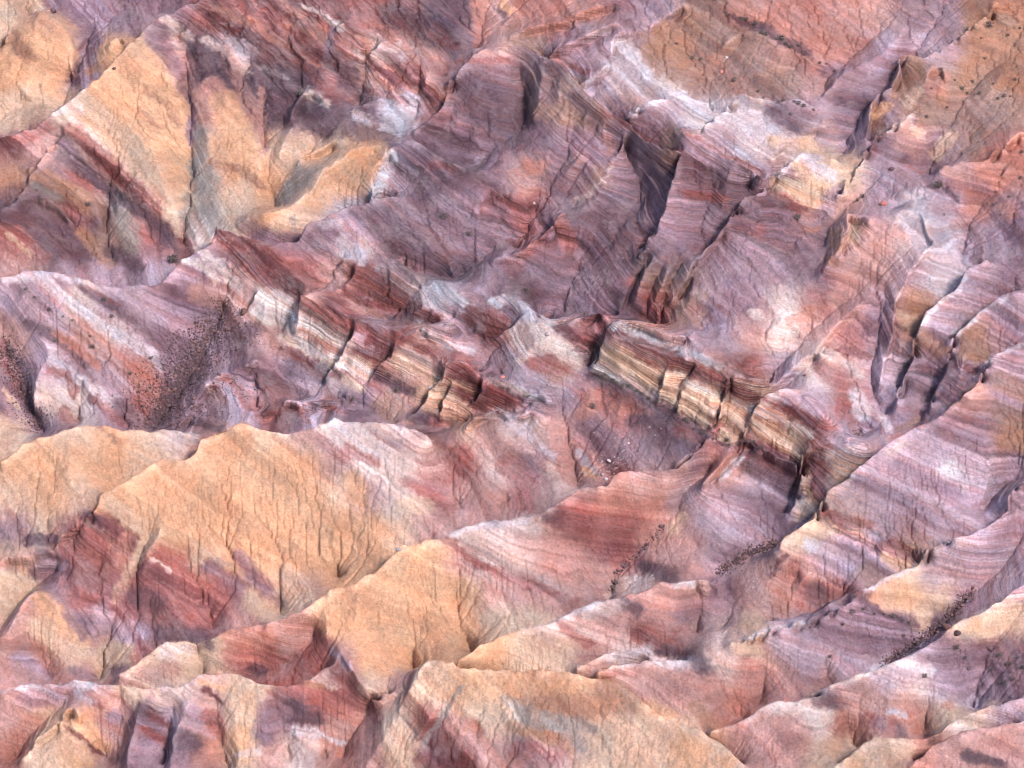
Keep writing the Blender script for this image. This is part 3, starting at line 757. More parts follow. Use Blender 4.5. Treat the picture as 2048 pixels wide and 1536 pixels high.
BANDS = """
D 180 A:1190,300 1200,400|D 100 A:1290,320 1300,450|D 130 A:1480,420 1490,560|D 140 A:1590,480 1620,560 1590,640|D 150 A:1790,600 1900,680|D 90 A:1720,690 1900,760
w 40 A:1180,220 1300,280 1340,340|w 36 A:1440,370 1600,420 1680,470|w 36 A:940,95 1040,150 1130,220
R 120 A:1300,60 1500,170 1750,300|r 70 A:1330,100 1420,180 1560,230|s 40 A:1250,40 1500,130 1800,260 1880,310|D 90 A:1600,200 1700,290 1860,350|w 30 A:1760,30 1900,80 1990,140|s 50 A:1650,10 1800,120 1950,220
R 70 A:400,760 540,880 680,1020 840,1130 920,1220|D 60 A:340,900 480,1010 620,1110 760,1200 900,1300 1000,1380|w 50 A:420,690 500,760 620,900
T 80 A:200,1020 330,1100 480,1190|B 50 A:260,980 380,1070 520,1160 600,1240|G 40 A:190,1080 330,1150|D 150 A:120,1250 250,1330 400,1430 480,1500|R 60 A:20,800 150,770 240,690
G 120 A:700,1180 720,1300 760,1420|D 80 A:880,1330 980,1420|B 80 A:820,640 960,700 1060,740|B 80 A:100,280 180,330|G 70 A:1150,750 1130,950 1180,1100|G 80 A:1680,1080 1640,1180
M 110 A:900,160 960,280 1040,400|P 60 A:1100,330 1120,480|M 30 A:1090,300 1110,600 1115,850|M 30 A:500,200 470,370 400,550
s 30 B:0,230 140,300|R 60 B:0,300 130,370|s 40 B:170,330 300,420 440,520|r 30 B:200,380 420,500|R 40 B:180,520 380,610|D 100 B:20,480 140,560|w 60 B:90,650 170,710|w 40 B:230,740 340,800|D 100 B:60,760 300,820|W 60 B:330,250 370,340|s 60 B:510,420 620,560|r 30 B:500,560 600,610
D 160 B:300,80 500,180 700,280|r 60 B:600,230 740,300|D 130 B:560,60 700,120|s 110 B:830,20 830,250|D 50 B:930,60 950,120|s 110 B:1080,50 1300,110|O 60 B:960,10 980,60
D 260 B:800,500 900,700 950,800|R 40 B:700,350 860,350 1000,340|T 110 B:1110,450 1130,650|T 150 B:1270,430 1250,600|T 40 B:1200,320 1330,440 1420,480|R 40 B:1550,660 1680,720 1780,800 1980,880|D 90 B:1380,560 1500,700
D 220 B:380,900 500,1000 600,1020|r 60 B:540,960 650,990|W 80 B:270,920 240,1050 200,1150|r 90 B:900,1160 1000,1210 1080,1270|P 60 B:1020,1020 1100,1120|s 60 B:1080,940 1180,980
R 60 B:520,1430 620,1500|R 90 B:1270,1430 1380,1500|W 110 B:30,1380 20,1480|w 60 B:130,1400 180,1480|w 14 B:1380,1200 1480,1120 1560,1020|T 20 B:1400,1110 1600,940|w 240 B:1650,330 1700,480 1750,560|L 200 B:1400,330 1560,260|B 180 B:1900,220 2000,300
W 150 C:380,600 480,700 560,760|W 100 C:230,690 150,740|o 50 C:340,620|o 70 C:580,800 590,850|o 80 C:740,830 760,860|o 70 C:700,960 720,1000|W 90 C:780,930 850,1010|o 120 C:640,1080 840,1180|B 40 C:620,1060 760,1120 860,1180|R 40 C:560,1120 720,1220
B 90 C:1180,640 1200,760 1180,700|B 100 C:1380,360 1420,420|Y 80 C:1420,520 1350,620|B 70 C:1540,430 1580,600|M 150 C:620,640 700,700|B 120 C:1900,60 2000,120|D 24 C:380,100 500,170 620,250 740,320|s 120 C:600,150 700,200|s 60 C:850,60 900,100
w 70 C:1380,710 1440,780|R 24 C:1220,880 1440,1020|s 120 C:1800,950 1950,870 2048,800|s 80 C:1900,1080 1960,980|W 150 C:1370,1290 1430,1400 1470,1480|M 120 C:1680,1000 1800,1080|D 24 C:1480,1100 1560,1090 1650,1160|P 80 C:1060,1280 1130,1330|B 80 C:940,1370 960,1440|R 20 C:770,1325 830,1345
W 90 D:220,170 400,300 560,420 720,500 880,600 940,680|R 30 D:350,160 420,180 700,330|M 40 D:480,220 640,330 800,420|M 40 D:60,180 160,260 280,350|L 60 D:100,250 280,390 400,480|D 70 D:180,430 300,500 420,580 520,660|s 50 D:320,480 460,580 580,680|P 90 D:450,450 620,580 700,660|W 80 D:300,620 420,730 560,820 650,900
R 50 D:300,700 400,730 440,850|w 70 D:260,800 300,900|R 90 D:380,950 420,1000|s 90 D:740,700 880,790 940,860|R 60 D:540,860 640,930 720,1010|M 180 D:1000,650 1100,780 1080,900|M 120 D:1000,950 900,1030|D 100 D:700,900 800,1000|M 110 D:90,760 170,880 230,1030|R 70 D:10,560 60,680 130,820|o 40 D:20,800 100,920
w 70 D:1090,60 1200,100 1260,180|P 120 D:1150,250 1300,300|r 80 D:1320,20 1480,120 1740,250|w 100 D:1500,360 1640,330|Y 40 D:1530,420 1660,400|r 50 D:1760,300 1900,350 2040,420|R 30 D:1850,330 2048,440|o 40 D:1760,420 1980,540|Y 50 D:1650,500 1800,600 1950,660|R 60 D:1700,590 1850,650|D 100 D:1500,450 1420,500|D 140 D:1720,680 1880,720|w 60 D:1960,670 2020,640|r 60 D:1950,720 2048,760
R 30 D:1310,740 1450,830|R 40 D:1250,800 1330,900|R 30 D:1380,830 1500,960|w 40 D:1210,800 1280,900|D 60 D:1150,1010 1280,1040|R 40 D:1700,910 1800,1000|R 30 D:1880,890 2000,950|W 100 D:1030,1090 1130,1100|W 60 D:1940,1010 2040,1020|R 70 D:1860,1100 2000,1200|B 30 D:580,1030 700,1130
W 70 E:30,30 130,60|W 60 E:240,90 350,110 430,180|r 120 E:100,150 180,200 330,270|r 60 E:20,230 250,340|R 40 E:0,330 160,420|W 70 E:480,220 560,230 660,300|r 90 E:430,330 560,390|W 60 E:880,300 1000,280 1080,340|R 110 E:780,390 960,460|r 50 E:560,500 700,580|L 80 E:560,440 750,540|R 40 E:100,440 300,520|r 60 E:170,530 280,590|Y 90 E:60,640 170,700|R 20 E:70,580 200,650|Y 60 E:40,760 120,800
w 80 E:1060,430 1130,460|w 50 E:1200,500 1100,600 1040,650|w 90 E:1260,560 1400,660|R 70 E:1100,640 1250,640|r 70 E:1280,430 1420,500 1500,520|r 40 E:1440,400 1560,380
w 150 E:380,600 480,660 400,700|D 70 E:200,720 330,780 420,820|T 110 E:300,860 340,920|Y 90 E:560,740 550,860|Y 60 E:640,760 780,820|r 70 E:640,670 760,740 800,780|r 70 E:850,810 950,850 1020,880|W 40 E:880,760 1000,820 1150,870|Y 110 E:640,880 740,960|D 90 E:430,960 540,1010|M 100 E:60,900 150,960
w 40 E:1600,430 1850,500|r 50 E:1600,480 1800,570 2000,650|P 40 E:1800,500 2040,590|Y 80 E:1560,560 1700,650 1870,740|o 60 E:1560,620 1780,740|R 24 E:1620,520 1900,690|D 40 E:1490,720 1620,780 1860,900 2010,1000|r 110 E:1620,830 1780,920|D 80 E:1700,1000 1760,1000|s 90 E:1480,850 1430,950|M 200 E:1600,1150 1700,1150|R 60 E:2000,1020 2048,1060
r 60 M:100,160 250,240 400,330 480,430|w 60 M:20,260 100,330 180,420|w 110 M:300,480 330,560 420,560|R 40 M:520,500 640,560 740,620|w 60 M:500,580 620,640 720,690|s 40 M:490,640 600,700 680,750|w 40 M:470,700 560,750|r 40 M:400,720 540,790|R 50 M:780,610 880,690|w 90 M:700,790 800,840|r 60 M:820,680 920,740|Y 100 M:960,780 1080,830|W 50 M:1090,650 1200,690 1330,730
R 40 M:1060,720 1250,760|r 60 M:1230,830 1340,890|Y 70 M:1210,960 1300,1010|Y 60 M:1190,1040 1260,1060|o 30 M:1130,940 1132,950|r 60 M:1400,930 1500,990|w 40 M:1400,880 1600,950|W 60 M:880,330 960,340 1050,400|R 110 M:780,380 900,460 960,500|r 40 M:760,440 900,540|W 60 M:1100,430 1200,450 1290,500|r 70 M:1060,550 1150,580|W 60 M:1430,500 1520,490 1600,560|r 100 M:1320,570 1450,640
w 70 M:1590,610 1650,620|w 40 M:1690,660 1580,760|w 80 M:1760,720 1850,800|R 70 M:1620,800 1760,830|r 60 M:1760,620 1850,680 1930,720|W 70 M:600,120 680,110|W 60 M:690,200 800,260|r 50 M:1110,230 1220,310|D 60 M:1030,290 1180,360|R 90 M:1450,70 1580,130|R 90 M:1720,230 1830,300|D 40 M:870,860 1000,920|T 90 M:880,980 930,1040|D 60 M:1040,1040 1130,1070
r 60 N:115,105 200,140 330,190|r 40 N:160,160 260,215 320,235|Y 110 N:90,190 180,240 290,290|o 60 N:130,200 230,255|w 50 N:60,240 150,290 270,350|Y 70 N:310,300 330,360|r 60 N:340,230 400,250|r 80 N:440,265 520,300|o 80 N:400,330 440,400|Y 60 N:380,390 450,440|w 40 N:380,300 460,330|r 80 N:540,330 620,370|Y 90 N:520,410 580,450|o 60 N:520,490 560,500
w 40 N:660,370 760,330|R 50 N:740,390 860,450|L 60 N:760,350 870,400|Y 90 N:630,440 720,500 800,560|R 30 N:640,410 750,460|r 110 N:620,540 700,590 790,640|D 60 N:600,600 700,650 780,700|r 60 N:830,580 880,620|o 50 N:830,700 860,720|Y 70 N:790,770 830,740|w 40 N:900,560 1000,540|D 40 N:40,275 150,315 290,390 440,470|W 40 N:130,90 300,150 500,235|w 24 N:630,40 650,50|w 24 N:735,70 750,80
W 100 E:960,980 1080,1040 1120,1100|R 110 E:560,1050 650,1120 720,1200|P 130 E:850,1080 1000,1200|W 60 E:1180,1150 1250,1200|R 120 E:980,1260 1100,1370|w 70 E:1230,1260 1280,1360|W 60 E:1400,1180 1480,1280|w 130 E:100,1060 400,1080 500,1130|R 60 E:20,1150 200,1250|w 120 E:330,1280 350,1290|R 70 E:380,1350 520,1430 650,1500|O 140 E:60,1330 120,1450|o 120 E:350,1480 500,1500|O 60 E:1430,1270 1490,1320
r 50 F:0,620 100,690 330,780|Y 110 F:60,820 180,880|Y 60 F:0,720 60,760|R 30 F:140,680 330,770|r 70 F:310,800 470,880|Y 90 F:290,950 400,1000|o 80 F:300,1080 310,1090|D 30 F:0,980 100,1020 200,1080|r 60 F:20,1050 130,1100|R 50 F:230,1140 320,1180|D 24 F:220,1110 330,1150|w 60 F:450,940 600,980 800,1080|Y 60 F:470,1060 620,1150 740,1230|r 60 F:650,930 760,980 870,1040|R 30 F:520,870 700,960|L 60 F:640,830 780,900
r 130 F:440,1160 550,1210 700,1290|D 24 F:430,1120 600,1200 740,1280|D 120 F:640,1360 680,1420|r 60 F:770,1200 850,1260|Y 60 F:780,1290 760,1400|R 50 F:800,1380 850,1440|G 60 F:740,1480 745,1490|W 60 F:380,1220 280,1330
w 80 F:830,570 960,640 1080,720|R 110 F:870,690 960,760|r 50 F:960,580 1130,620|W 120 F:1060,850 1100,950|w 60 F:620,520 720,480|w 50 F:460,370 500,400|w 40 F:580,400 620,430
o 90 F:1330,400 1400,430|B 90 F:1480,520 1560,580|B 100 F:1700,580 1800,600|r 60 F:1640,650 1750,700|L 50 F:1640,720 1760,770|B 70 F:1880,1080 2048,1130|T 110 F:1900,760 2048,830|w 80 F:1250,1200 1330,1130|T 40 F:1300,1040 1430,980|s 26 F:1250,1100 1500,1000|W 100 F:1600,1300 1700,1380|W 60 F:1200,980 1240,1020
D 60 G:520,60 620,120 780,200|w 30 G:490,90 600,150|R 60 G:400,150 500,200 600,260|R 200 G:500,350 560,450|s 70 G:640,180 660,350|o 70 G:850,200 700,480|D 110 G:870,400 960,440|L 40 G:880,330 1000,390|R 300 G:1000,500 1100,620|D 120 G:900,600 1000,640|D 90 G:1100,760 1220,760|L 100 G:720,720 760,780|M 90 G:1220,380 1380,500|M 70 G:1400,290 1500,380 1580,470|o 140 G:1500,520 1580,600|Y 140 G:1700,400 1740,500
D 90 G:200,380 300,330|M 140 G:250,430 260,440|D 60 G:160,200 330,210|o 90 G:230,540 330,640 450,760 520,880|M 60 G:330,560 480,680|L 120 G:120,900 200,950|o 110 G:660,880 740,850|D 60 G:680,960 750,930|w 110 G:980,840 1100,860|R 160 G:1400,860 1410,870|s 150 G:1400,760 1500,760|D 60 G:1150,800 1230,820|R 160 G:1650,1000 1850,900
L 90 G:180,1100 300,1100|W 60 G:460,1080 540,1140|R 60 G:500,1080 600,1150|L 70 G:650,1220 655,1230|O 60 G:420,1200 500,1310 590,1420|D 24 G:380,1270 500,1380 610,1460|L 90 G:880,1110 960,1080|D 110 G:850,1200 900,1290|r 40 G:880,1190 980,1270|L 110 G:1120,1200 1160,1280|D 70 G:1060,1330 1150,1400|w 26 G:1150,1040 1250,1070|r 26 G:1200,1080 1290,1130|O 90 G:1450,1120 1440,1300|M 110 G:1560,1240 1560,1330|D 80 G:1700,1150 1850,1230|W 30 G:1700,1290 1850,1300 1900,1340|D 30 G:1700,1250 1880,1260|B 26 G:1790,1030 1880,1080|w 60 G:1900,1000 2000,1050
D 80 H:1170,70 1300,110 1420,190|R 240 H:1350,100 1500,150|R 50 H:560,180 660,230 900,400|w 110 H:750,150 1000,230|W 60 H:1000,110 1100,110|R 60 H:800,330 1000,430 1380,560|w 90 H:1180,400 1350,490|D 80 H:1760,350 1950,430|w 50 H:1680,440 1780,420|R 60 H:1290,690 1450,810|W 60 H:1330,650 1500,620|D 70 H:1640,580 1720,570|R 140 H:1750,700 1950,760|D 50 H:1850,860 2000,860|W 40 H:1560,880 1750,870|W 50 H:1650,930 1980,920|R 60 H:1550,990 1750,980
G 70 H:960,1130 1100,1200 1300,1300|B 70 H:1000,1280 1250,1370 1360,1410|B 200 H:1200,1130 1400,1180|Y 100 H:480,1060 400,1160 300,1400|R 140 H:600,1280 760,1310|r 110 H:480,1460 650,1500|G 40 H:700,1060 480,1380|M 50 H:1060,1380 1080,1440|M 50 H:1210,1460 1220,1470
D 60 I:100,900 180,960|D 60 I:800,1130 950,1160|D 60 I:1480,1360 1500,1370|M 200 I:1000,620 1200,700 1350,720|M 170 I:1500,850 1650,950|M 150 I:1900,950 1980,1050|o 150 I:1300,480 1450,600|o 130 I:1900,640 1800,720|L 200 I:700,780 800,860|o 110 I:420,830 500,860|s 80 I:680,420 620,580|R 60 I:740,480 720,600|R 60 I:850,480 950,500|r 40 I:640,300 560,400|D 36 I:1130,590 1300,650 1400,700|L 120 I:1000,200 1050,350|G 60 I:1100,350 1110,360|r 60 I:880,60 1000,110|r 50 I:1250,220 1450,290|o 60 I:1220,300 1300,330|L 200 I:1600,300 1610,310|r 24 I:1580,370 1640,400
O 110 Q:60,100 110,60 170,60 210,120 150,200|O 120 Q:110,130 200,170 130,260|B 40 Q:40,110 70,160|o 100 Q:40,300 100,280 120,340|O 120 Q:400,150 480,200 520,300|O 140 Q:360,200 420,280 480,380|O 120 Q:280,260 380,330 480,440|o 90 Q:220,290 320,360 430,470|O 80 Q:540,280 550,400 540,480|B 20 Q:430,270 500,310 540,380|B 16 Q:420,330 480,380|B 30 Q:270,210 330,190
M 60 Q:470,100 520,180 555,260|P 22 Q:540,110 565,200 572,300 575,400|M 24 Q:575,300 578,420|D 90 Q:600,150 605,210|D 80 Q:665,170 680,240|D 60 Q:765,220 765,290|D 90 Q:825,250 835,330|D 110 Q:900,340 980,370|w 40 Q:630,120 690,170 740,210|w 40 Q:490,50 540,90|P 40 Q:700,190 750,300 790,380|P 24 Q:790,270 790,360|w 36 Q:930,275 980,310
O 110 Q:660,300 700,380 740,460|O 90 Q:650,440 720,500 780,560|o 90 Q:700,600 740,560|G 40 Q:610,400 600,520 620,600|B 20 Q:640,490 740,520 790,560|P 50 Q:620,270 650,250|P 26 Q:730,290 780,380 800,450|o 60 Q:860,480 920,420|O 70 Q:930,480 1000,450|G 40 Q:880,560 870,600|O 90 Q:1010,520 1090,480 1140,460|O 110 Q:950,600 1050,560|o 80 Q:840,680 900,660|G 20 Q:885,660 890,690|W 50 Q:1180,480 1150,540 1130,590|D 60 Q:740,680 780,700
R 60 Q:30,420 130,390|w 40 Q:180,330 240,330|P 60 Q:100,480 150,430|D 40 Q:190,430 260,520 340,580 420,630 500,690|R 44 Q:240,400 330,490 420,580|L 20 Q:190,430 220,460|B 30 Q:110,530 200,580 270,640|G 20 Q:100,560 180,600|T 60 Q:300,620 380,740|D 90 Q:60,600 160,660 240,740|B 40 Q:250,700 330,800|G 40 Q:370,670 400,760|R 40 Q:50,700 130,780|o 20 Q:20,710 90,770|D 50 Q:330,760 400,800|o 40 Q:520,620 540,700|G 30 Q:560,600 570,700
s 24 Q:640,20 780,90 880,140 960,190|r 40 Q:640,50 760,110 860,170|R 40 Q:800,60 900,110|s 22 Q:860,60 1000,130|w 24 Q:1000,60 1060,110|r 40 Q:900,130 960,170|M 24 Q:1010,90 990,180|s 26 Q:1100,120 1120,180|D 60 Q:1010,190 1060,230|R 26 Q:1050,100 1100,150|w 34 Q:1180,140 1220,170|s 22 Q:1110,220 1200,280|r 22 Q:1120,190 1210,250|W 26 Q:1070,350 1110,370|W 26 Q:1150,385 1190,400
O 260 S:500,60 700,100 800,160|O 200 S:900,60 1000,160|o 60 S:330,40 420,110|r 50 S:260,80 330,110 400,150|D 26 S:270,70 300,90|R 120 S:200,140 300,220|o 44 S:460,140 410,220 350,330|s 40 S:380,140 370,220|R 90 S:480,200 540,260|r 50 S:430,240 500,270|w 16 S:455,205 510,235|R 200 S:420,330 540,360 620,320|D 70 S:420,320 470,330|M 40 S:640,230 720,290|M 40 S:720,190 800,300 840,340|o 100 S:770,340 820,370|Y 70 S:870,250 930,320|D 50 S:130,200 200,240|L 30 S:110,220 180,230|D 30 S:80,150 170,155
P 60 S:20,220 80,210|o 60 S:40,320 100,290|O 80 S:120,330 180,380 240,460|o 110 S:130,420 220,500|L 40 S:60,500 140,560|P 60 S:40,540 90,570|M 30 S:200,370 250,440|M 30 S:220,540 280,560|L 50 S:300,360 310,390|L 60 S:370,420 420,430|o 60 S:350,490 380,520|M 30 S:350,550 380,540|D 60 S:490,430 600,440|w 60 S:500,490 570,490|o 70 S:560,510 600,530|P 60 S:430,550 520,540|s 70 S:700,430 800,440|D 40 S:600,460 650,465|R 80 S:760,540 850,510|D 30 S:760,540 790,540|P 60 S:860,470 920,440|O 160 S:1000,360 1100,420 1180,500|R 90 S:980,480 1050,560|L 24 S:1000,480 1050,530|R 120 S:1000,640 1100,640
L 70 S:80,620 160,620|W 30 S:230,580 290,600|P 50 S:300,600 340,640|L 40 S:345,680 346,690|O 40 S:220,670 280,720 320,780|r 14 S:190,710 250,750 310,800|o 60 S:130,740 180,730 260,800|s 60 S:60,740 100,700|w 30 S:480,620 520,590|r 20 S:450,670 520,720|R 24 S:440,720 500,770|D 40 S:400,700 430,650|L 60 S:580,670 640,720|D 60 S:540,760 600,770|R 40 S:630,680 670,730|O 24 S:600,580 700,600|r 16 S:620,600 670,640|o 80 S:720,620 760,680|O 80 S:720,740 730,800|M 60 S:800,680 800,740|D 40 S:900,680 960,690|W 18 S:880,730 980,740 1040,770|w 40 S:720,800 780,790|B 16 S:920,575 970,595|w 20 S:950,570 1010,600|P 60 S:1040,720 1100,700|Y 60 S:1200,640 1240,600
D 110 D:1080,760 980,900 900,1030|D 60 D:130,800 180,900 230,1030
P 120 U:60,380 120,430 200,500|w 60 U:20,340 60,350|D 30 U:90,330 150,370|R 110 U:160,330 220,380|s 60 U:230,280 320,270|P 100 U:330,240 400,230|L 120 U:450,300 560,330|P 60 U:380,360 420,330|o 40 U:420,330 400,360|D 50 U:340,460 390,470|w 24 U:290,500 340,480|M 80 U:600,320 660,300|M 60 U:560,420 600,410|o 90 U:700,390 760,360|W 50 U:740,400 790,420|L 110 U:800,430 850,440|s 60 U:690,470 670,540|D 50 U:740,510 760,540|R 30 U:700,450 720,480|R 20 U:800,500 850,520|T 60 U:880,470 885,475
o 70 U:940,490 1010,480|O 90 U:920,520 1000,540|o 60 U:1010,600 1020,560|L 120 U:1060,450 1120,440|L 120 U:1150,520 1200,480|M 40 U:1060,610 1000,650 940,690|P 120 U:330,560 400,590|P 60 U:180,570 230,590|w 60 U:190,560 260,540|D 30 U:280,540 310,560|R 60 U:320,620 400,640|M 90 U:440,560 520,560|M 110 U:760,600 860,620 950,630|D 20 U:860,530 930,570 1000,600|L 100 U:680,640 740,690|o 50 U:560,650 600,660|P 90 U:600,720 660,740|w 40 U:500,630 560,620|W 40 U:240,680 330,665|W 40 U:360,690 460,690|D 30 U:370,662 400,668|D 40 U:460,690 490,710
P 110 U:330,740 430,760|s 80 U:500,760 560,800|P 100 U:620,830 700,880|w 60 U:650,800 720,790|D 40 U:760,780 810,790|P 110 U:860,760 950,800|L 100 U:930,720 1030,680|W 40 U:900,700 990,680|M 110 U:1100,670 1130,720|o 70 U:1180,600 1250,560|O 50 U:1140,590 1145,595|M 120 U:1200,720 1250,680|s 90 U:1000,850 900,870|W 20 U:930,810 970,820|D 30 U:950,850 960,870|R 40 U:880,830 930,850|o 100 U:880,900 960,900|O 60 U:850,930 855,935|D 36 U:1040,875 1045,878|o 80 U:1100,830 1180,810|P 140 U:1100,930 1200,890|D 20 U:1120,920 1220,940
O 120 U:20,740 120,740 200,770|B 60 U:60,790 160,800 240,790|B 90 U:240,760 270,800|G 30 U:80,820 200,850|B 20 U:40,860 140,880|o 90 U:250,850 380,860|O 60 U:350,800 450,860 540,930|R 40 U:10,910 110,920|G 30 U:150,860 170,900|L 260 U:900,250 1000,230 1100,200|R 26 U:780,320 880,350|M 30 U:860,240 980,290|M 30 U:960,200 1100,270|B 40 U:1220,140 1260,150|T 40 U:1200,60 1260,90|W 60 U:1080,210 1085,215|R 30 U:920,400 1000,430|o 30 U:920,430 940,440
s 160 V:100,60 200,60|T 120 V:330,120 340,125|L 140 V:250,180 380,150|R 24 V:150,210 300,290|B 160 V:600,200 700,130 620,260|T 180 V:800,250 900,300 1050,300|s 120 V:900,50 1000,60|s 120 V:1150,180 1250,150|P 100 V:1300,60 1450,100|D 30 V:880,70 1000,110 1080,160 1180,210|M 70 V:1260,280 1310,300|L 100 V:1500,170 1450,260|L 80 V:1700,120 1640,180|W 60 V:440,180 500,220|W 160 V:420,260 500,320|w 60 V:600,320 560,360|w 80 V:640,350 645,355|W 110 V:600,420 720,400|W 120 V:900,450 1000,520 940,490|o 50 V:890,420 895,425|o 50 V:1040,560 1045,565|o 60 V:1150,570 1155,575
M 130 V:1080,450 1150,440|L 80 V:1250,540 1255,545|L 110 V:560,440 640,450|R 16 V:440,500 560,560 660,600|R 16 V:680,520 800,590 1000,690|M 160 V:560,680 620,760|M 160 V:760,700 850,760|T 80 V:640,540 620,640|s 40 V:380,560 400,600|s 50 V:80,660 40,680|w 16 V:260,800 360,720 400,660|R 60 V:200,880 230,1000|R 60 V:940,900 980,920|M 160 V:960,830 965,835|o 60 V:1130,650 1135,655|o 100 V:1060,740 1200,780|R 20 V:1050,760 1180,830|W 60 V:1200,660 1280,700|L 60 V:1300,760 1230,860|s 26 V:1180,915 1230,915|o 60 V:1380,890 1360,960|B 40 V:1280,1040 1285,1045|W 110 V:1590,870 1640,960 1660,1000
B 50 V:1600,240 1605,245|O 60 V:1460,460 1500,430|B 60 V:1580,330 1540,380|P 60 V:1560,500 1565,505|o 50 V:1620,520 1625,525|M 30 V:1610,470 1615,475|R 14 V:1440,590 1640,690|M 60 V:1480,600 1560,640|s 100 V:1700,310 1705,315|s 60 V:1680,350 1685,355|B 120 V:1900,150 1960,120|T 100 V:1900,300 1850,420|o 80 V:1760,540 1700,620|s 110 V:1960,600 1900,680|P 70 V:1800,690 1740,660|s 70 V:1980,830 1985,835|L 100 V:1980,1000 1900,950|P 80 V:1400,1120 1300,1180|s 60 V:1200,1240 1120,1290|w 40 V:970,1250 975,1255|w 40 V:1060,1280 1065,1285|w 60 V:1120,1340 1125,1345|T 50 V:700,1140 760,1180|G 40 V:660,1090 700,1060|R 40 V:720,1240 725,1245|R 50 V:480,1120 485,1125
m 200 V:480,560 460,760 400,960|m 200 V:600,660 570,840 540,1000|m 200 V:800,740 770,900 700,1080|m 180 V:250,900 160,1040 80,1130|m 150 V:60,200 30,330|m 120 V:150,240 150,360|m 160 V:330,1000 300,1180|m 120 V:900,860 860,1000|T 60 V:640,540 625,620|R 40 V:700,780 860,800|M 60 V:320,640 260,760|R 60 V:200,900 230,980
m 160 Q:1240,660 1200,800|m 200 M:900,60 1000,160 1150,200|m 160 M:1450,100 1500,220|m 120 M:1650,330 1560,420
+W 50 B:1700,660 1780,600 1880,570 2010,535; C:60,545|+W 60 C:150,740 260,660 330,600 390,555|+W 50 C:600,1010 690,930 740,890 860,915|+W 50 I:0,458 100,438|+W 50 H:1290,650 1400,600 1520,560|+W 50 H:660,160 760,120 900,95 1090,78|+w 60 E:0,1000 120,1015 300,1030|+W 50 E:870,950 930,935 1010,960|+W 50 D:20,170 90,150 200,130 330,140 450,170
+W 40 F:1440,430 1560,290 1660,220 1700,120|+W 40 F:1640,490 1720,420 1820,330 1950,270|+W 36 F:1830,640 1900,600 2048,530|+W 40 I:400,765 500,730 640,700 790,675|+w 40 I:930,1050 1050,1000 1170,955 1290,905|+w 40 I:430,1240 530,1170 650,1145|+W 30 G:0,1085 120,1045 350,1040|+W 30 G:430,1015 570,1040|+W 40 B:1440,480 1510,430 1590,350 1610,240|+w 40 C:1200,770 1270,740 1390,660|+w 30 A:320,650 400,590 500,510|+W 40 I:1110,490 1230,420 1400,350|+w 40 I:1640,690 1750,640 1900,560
W 80 I:1350,930 1500,960|s 60 I:1600,1170 1610,1180|W 30 I:1250,1200 1350,1240|M 70 I:1200,1270 1210,1280|D 60 I:1700,1450 1900,1500|o 80 I:0,1250 150,1330 300,1430|o 90 I:1250,1400 1260,1410|B 90 I:120,1180 250,1300"""
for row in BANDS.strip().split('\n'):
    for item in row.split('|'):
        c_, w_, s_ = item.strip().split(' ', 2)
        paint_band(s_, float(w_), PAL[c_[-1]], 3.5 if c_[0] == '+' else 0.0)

# edges of the mineral zones are frayed, most along the bedding
wx = 4 * fbm(NX, NB, 45, 55, 81, 4, .6) + 4 * fbm(NX, NB, 300, 300, 85, 2)
wy = 4 * fbm(NX, NB, 45, 55, 91, 4, .6) + 3 * fbm(NX, NB, 300, 300, 95, 2)
stay = (np.abs(sample(RELIEF, PX + wx, PY + wy) - K) < 2.0).astype(np.float32)
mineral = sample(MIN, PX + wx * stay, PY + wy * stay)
S = stratum(x, y, z) + 0.09 * fbm(NX, NB, 40, 40, 51, 3) + 0.04 * fbm(NX, NB, 200, 200, 57, 2)
cliff = sample(CLIFF, PX, PY)
tone = (0.08 + 0.22 * cliff) * tone_thick(S) + (0.03 + 0.16 * cliff) * tone_thin(S)
warm = (0.02 + 0.10 * cliff) * tone_thin(S * 1.0 + 41.3) + 0.05 * fbm(NX, NB, 60, 60, 101, 4)
blotch = 0.10 * fbm(NX, NB, 30, 30, 111, 5, .65) + 0.10 * fbm(NX, NB, 400, 400, 121, 2, .7)
gain = np.exp(tone + blotch)[..., None]
bedding, mineral = mineral[..., 3:], mineral[..., :3]
TINTS = np.array([(.60, .52, .55), (.72, .66, .70), (.88, .72, .70), (1.0, .84, .80), (1., 1., 1.), (1.08, 1.08, 1.12), (1.26, 1.31, 1.31), (1.44, 1.52, 1.54), (1.12, 1.04, .98)], np.float32)
def tint_table(tmin, tmax, lo=-160.0, hi=160.0, step=0.04):
    n = int((hi - lo) / step)
    out = np.ones((n, 3), np.float32)
    i = 0
    while i < n:
        th = int(math.exp(layer_rng.uniform(math.log(tmin), math.log(tmax))) / step)
        out[i:i + th] = TINTS[layer_rng.integers(len(TINTS))]
        i += max(th, 1)
    for _ in range(2): out = (np.roll(out, 1, 0) + out + np.roll(out, -1, 0)) / 3
    return lambda s: out[np.clip(((s - lo) / step).astype(int), 0, n - 1)]
fade = np.clip(0.9 + 0.6 * fbm(NX, NB, 30, 30, 131, 4, .6), 0.2, 1.2)[..., None]      # scree and wash hide the beds here and there
a1 = np.clip(bedding * fade * (1.0 + 0.2 * cliff[..., None]), 0, 1.2)
mineral = mineral * (1 + a1 * (tint_table(.7, 3.2)(S) - 1)) * (1 + a1 * (tint_table(.2, .9)(S) - 1) * 0.75)
mineral = mineral * gain * np.stack([1 + warm, 1 - .3 * warm, 1 - warm], -1)
Px = np.stack([x, y, z], -1)
NN = np.cross(np.gradient(Px, axis=1), np.gradient(Px, axis=0))
up = blur((NN[..., 2] / np.linalg.norm(NN, axis=2)).astype(np.float32), 3)
